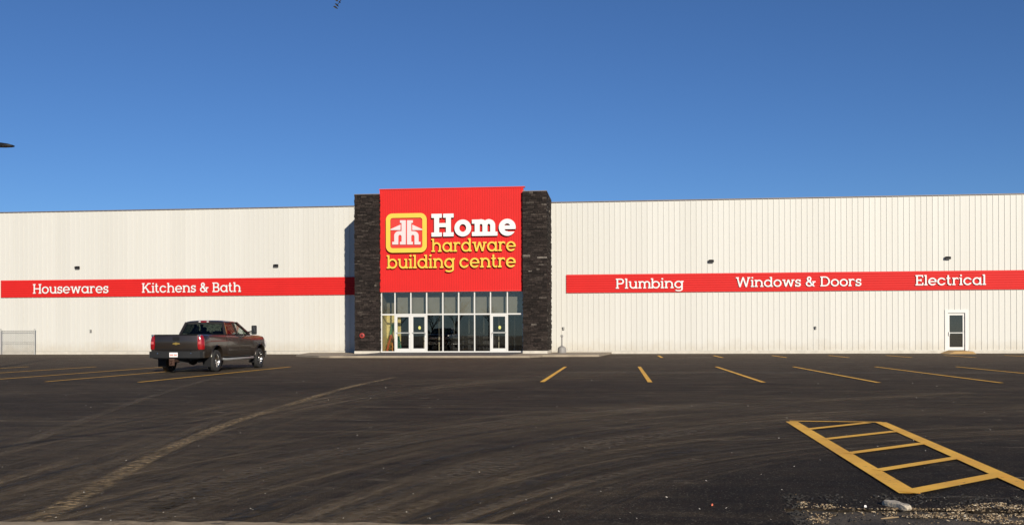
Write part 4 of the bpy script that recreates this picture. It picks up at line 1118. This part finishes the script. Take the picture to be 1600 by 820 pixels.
    for s in (-1, 1):
        q = nodes_(s); pb = MB()
        pb.bar(q['RB'], q['RT'], .10, .075, (1, 0, 0)); pb.bar(q['FB'], q['FT'], .07, .075, (1, 0, 0)); pb.bar(q['BB'], q['BT'], .085, .05, (1, 0, 0))
        pb.build('pillar', M['truck'], T)
        MB().bar(q['RB'] + Vector((s * .03, .05, 0)), q['RT'] + Vector((s * .03, .045, -.02)), .02, .012, (1, 0, 0)).build('window_trim', M['chrome'], T)
        sill = MB().bar(q['RB'] + Vector((0, .05, 0)), q['BB'], .05, .045).bar(q['BB'], q['FB'], .05, .045).build('window_sill', M['black'], T)
        def panel(a, b, c, d, name, m, th=.006):
            nrm = (b - a).cross(d - a).normalized() * th
            return MB().hexa([a, b, c, d], [a + nrm, b + nrm, c + nrm, d + nrm]).build(name, m, T)
        i_ = Vector((-s * .012, 0, 0)); up = Vector((0, 0, .0))
        panel(q['RB'] + Vector((0, .06, .02)) + i_, q['BB'] + Vector((0, -.04, .02)) + i_, q['BT'] + Vector((0, -.03, -.01)) + i_, q['RT'] + Vector((0, .04, -.01)) + i_, 'side_window', M['tglass'])
        panel(q['BB'] + Vector((0, .04, .02)) + i_, q['FB'] + Vector((0, -.06, .02)) + i_, q['FT'] + Vector((0, -.04, -.01)) + i_, q['BT'] + Vector((0, .03, -.01)) + i_, 'side_window', M['cglass'])
    L_, Rr = nodes_(-1), nodes_(1)
    def quad(a, b, c, d, name, m, th=.006):
        nrm = (b - a).cross(d - a).normalized() * th
        return MB().hexa([a, b, c, d], [a + nrm, b + nrm, c + nrm, d + nrm]).build(name, m, T)
    e = Vector((.05, 0, 0))
    rg = quad(L_['RB'] + e + Vector((0, -.03, .03)), Rr['RB'] - e + Vector((0, -.03, .03)), Rr['RT'] - e + Vector((0, -.025, .0)), L_['RT'] + e + Vector((0, -.025, .0)), 'rear_window', M['tglass'])
    fbx = MB()
    wsm = Vector((0, .14, 0))
    quad(L_['FB'] + e + Vector((0, .03, 0)), Rr['FB'] - e + Vector((0, .03, 0)), Rr['FT'] - e, L_['FT'] + e, 'windscreen', M['cglass'])
    # thin frame round the rear glass
    fr_ = MB()
    A, B_, C_, D_ = L_['RB'] + Vector((.06, -.04, .0)), Rr['RB'] + Vector((-.06, -.04, 0)), Rr['RT'] + Vector((-.04, -.03, .0)), L_['RT'] + Vector((.04, -.03, 0))
    for a_, b_ in ((A, B_), (B_, C_), (C_, D_), (D_, A)): fr_.bar(a_, b_, .035, .03)
    fr_.build('rear_window_frame', M['black'], T)
    # cab back wall below the glass, cowl
    MB().box(-.9, .9, .90, .98, .9, 1.362).build('cab_rear_wall', M['truck'], T)
    # third brake lamp
    b3 = MB().rbox((0, 1.075, 1.862), (.42, .05, .045), .01).build('brake_light', M['taillight'], T)
    for s in (-1, 1): MB().rbox((s * .16, 1.05, 1.862), (.08, .02, .034), .004).build('cargo_lens', M['lens'], b3)
    # doors with handles
    for s in (-1, 1):
        for (ya, yb) in ((1.02, 2.04), (2.06, 3.22)):
            zs = [.60, .72, .85, .98, 1.12, 1.26, 1.335]
            def lim(y, z): return max(y, .53) if False else y
            sec = []
            for z in zs:
                y0 = max(ya, math.sqrt(max(0, .52 ** 2 - (z - .475) ** 2)) + .03) if ya < 1.5 and z < .98 else ya
                x = px(z)
                sec.append([(s * (x - .01), y0, z), (s * (x + .007), y0 + .004, z), (s * (x + .007), yb - .004, z), (s * (x - .01), yb, z)])
            d = MB().loft(sec).build('door', M['truck'], T, 40)
            MB().rbox((s * (px(1.2) + .02), ya + .17, 1.2), (.035, .22, .05), .012).build('door_handle', M['truck'], d, 40)
            MB().box(min(s * (px(.8) + .005), s * (px(.8) + .016)), max(s * (px(.8) + .005), s * (px(.8) + .016)), ya + .03, yb - .03, .77, .81).build('side_moulding', M['truck'], d)
        # running board, mud flap, mirror
        MB().tube([(s * .86, .62, .47), (s * .99, .72, .44), (s * 1.0, 3.45, .44), (s * .86, 3.58, .47)], .05, 10).build('running_board', M['steel'], T, 50)
        MB().box(min(s * .70, s * 1.0), max(s * .70, s * 1.0), -.60, -.585, .20, .56).build('mud_flap', M['black'], T)
        MB().box(min(s * .74, s * .98), max(s * .74, s * .98), 3.66, 3.672, .24, .56).build('mud_flap', M['black'], T)
        mi = MB(); mi.bar((s * .90, 3.12, 1.46), (s * 1.12, 3.08, 1.50), .05, .05); mi.bar((s * .90, 3.12, 1.40), (s * 1.12, 3.08, 1.42), .03, .03)
        mo = mi.rbox((s * 1.20, 3.06, 1.55), (.21, .10, .36), .035).build('mirror', M['black'], T, 40)
        MB().box(min(s * 1.12, s * 1.285), max(s * 1.12, s * 1.285), 3.003, 3.008, 1.41, 1.70).build('mirror_glass', mat('mirror glass', (.06, .065, .07), .1, .6), mo)
    # front end
    MB().rbox((0, 5.13, .93), (1.35, .08, .40), .03).build('grille', M['chrome'], T, 40)
    for s in (-1, 1): MB().rbox((s * .78, 5.05, .97), (.30, .16, .28), .05).build('headlight', M['lens'], T, 40)
    MB().prism([(-1.0, 4.95), (-.93, 5.12), (-.5, 5.24), (.5, 5.24), (.93, 5.12), (1.0, 4.95), (1.0, 4.8), (-1, 4.8)], 'z', .44, .70).build('front_bumper', M['chrome'], T, 30)
    # chassis, axle, spare, exhaust
    c = MB()
    for s in (-1, 1): c.box(s * .45 - .05, s * .45 + .05, -1.1, 4.9, .44, .58)
    c.box(-.7, .7, .95, 3.3, .42, .51); c.box(-.4, .4, 3.5, 4.8, .36, .6)
    c.tube([(-.8, 0, WR), (.8, 0, WR)], .055); c.lathe([(0, -.16), (.12, -.12), (.17, 0), (.12, .12), (0, .16)], 14, Matrix.Translation((.05, 0, WR)) @ Matrix.Rotation(R(90), 4, 'Y'))
    c.tube([(-.8, WB, WR), (.8, WB, WR)], .05)
    c.lathe([(.2, -.1), (.37, -.1), (.39, 0), (.37, .1), (.2, .1)], 24, Matrix.Translation((.0, -.72, .47)), True)
    c.tube([(.62, .4, .44), (.66, -.5, .42), (.70, -.95, .40)], .04)
    c.build('chassis', M['truckdark'], T, 40)
    # seats, dash, wheel
    for sx in (-.42, .42):
        st = MB().rbox((sx, 2.30, .98), (.52, .5, .22), .06).rbox((sx, 2.02, 1.23), (.50, .16, .56), .06, Matrix.Rotation(R(8), 4, 'X')).rbox((sx, 1.97, 1.585), (.25, .10, .16), .04)
        st.build('front_seat', M['seat'], T, 50)
    MB().rbox((0, 1.45, .98), (1.45, .5, .22), .06).rbox((0, 1.16, 1.17), (1.42, .15, .5), .05).rbox((-.45, 1.15, 1.45), (.26, .09, .11), .03).rbox((.45, 1.15, 1.45), (.26, .09, .11), .03).build('rear_seat', M['seat'], T, 50)
    MB().rbox((0, 3.1, 1.28), (1.62, .42, .24), .07).build('dashboard', M['seat'], T, 50)
    MB().lathe([(.17, 0), (.19, .012), (.205, 0), (.19, -.012)], 20, Matrix.Translation((-.42, 2.80, 1.30)) @ Matrix.Rotation(R(65), 4, 'X'), True).build('steering_wheel', M['seat'], T, 60)
    # wheels
    ty = [(.235, -.12), (.30, -.13), (.37, -.125), (.398, -.10), (.405, -.05), (.405, .05), (.398, .10), (.37, .125), (.30, .13), (.235, .12)]
    def wheel_at(x, y, s):
        mtx = Matrix.Translation((x, y, WR)) @ Matrix.Rotation(R(90) * s, 4, 'Y')
        hub = MB().lathe([(0, -.08), (.20, -.08), (.20, .02), (0, .02)], 20, mtx).build('wheel', M['truckdark'], T)
        MB().lathe(ty, 36, mtx, True).build('tyre', M['rubber'], hub, 40)
        r_ = MB().lathe([(.236, -.10), (.225, -.10), (.205, .05), (.225, .10), (.236, .118), (.243, .10)], 32, mtx, True)
        r_.lathe([(0, .09), (.05, .09), (.06, .065), (.06, .03), (0, .03)], 16, mtx)
        for k in range(6):
            a = 2 * math.pi * k / 6
            p0 = mtx @ Vector((.045 * math.cos(a), .045 * math.sin(a), .06)); p1 = mtx @ Vector((.225 * math.cos(a), .225 * math.sin(a), .085))
            r_.bar(p0, p1, .085, .035, (s, 0, 0))
        r_.build('rim', M['chrome'], hub, 40)
    for y in (0, WB):
        for s in (-1, 1): wheel_at(s * .865, y, s)
    T.location = (-14.72 - .87, 33.75, 0)
    ROOT[T] = Vector(T.location)
truck()

# ------------------------------------------------------------------ lamp post just outside the left edge
def lamp_post():
    Yl = 32.5; tip = P(21.5, 229, Yl); xp = tip.x - 2.1
    e = empty('street_lamp', (xp, Yl, 0)); tag(e, 'dark slim parking lot lamp head reaching in at the left edge', 'street lamp')
    H_ = tip.z + .12
    MB().tube([(xp, Yl, 0), (xp, Yl, H_)], [.10, .065], 12).build('pole', M['grey'], e, 40)
    MB().lathe([(.30, 0), (.30, .55), (.26, .6), (0, .6)], 20, Matrix.Translation((xp, Yl, 0))).build('base', M['concrete'], e, 40)
    MB().tube([(xp, Yl, H_ - .1), (xp + .6, Yl, H_ + .02), (tip.x - .62, Yl, H_ - .02)], .035).build('arm', M['black'], e, 40)
    secs = []
    for f, hw, zt_, zb_ in ((0, .07, .07, -.05), (.15, .15, .10, -.05), (.4, .19, .085, -.05), (.75, .17, .045, -.05), (.95, .10, .0, -.05), (1, .05, -.02, -.045)):
        x = tip.x - .72 + .72 * f; zc = tip.z + .05
        secs.append([(x, Yl - hw, zc + zb_), (x, Yl - hw, zc + zt_ * .3), (x, Yl - hw * .5, zc + zt_), (x, Yl + hw * .5, zc + zt_), (x, Yl + hw, zc + zt_ * .3), (x, Yl + hw, zc + zb_)])
    MB().loft(secs).build('lamp_head', M['black'], e, 40)
lamp_post()

# ------------------------------------------------------------------ small tree beside the camera; one twig hangs into view
def small_tree():
    q = random.Random(5); bx, by = -4.6, .6
    e = empty('young_tree', (bx, by, -.06)); tag(e, 'young tree whose thin twig with a few narrow leaves hangs in at the top', 'tree')
    tw = P(527, -10, 6.0)
    MB().tube([(bx, by, -.06), (bx + .05, by, 1.5), (bx, by + .1, 3.0), (bx - .1, by + .1, 4.6), (bx, by, 6.0)], [.09, .075, .06, .04, .015], 10).build('trunk', M['bark'], e, 60)
    st = Vector((bx, by + .1, 3.0)); tips = []
    def limb(a, b_, r):
        mid = (a + b_) / 2 + Vector((q.uniform(-.1, .1), q.uniform(-.1, .1), q.uniform(.05, .25)))
        MB().tube([a, mid, b_], [r, r * .7, r * .3], 7).build('limb', M['bark'], e, 60); tips.append((mid, b_))
    limb(st, Vector((tw.x - .1, tw.y - .15, tw.z + .35)), .035)
    for k in range(9):
        a = Vector((bx, by + .1, 2.9 + k * .33)); an = q.uniform(2.0, 5.4); l = q.uniform(.7, 1.5)
        limb(a, a + Vector((math.cos(an) * l, math.sin(an) * l * .8, .5 + .3 * q.random())), .025)
    lf = MB()
    def leaf(p, d, l, w_, curl):
        d = d.normalized(); sd = d.cross(Vector((.2, .9, .3))).normalized(); n_ = sd.cross(d)
        vs = []; 
        for i, (f, ww) in enumerate(((0, .1), (.25, .8), (.55, 1), (.8, .6), (1, .08))):
            c = p + d * (l * f) - Vector((0, 0, 1)) * (curl * f * f * l)
            vs += [c - sd * w_ * ww / 2 , c + n_ * .002, c + sd * w_ * ww / 2]
        fs = []
        for i in range(4):
            for j in range(2): fs.append((i * 3 + j, i * 3 + j + 1, i * 3 + j + 4, i * 3 + j + 3))
        lf.add(vs, fs)
    for mid, b_ in tips[1:]:
        for k in range(26):
            p = mid.lerp(b_, q.random()) + Vector((q.uniform(-.15, .15), q.uniform(-.15, .15), q.uniform(-.15, .15)))
            leaf(p, Vector((q.uniform(-1, 1), q.uniform(-1, 1), q.uniform(-.8, .2))), .06, .02, .5)
    # the hanging twig
    t0 = P(540, -30, 5.9); t1 = P(533, 0, 5.95); t2 = P(527, 9, 6.0)
    MB().tube([Vector((tw.x - .1, tw.y - .15, tw.z + .35)), t0, t1, t2], [.006, .004, .0025, .0015], 6).build('twig', M['bark'], e, 60)
    ux = P(530, 5, 6) - P(529, 5, 6); uz = P(529, 4, 6) - P(529, 5, 6)
    def pl(px, py): return P(px, py, 6.0)
    for (xa, ya, xb, yb) in ((520.5, 10.5, 527, 14.5), (523, 6.2, 528, 11), (524, 1.2, 528, 3.5), (529.2, 2.8, 530, 6), (533, -1.5, 534.5, 1)):
        a, b_ = pl(xa, ya), pl(xb, yb); leaf(a, b_ - a + Vector((0, 0, .012)), (b_ - a).length, .0125, .35)
    lf.build('foliage', M['leaf'], e, fix=False)
small_tree()

# bare trees across the road behind the photographer (they show in the entrance glass)
def tree_line():
    q = random.Random(21); b = MB()
    def grow(a, d, l, r, lev):
        e = a + d * l; b.tube([a, e], [r, r * .68], 5 if lev < 2 else 3, cap=False)
        if lev == 4: return
        for k in range(3 if lev else 4):
            nd = (d + Vector((q.uniform(-.75, .75), q.uniform(-.75, .75), q.uniform(-.15, .5)))).normalized()
            grow(a + d * l * q.uniform(.6, 1), nd, l * q.uniform(.58, .8), r * .55, lev + 1)
    for k in range(26):
        x = -62 + k * 5.8 + q.uniform(-1.5, 1.5); grow(Vector((x, -48 + q.uniform(-7, 7), -.06)), Vector((0, 0, 1)), q.uniform(2.2, 3.4), .2, 0)
    o = b.build('tree_line', M['bark'], fix=False); tag(o, 'bare trees mirrored in the entrance glass', 'trees', kind='stuff')
tree_line()

# ------------------------------------------------------------------ litter and gravel
def chip(b, p, s, q):
    ax = Vector((q.gauss(0, 1), q.gauss(0, 1), q.gauss(0, .35))).normalized(); sd = ax.cross(Vector((0, 0, 1)) + ax * .1).normalized(); up = sd.cross(ax)
    l, w_, h = s * q.uniform(.7, 1.6), s * q.uniform(.3, .7), s * q.uniform(.15, .4)
    k = [(-l, -w_, -h), (l, -w_ * .6, -h), (l * .8, w_, -h), (-l * .7, w_ * .8, -h)]
    vs = [p + ax * x + sd * y + up * z for x, y, z in k] + [p + ax * x * .8 + sd * y * .8 - up * z for x, y, z in k]
    b.add(vs, [(0, 3, 2, 1), (4, 5, 6, 7), (0, 1, 5, 4), (1, 2, 6, 5), (2, 3, 7, 6), (3, 0, 4, 7)])
def litter():
    q = random.Random(9); b = MB()
    def zone(poly, n, s0, s1):
        nonlocal b
        xs = [p[0] for p in poly]; ys = [p[1] for p in poly]; c = 0
        while c < n:
            x, y = q.uniform(min(xs), max(xs)), q.uniform(min(ys), max(ys)); ins = False
            for (xa, ya), (xb, yb) in zip(poly, poly[1:] + poly[:1]):
                if (ya > y) != (yb > y) and x < (xb - xa) * (y - ya) / (yb - ya) + xa: ins = not ins
            if not ins: continue
            c += 1
            if pnoise.noise((x * .035, y * .16, 3.7)) < q.uniform(-.45, .35): continue
            p = G(x, y, -.03); s = q.uniform(s0, s1); p.z = -.014 + s * .2
            if p.y > 7.55: p.z += .014
            chip(b, p, s, q)
    zone([(1240, 788), (1300, 793), (1314, 803), (1290, 822), (1264, 822)], 560, .0025, .011)
    zone([(1300, 796), (1400, 802), (1420, 808), (1310, 806)], 60, .005, .012)
    zone([(1370, 800), (1480, 797), (1560, 790), (1610, 796), (1610, 822), (1540, 820), (1480, 812), (1390, 812)], 3000, .002, .012)
    zone([(1300, 806), (1500, 812), (1600, 822), (1300, 822)], 90, .003, .010)
    zone([(1240, 775), (1600, 775), (1600, 796), (1240, 796)], 60, .003, .008)
    bc = MB(); b0 = b; b = bc
    zone([(1225, 777), (1420, 776), (1610, 781), (1610, 797), (1420, 797), (1225, 789)], 620, .004, .017)
    zone([(1300, 797), (1450, 800), (1450, 822), (1290, 822)], 160, .004, .014)
    zone([(1222, 780), (1246, 782), (1276, 824), (1244, 824)], 420, .004, .016)
    b = b0; tag(bc.build('asphalt_crumbs', M['verge'], fix=False), 'black crumbled asphalt along the broken edge', 'rubble', kind='stuff')
    tag(b.build('wood_chips', M['chips'], fix=False), 'tan wood chips and gravel along the broken asphalt edge', 'gravel', kind='stuff')
    b = MB()
    for k in range(230):
        x = q.uniform(0, 1600); y = 560 + 255 * q.random() ** .75; p = G(x, y); s = q.uniform(.0025, .007) * (1 if y > 640 else 1.8); p.z = s * .3 + .012
        chip(b, p, s, q)
    tag(b.build('loose_pebbles', M['pebble'], fix=False), 'tiny pale pebbles scattered over the dark asphalt', 'gravel', kind='stuff')
litter()
def stone():
    q = random.Random(2); a, c = G(1384, 787), G(1421, 796); c0 = (a + c) / 2; ax = (c - a); L_ = ax.length / 2; ax.normalize(); sd = Vector((-ax.y, ax.x, 0))
    bm = bmesh.new(); bmesh.ops.create_icosphere(bm, subdivisions=3, radius=1)
    b = MB(); bm.verts.index_update(); vs = []
    for v_ in bm.verts:
        p = v_.co.copy(); k = 1 + .12 * math.sin(p.x * 5 + 1) * math.cos(p.y * 4) + q.uniform(-.03, .03)
        p = Vector((max(-.9, min(.9, p.x)), max(-.75, min(.75, p.y)), max(-.6, min(.5, p.z)))) * k
        vs.append(c0 + ax * (p.x * L_ * 1.15) + sd * (p.y * .055 * (1 - .3 * p.x)) + Vector((0, 0, .012 + p.z * .045)))
    b.add(vs, [[v_.index for v_ in f.verts] for f in bm.faces]); bm.free()
    tag(recentre(b.build('flat_stone', M['rock'], smooth=35)), 'long flat grey stone lying at the broken asphalt edge below the hatching', 'stone')
    p = G(1352, 793); bb = MB(); chip(bb, p + Vector((0, 0, .012)), .022, random.Random(4)); tag(recentre(bb.build('stone_chip', M['plate'])), 'small white chip left of the long flat stone', 'stone')
    bb = MB().tube([G(1376, 810, -.02), G(1390, 808, -.014), G(1404, 807, -.018)], [.005, .007, .004], 6); tag(recentre(bb.build('stick', M['chips'])), 'short pale stick lying below the long flat stone', 'stick')
    bb = MB().tube([G(1243, 786, .012), G(1258, 792, .02)], [.004, .003], 6); tag(recentre(bb.build('stick', M['chips'])), 'thin pale stick at the left end of the wood chips', 'stick')
    p = G(1113, 790); bb = MB(); chip(bb, p + Vector((0, 0, .012)), .016, random.Random(8)); tag(recentre(bb.build('litter_scrap', M['lad_red'])), 'small red scrap lying on the dark asphalt in front', 'litter')
stone()
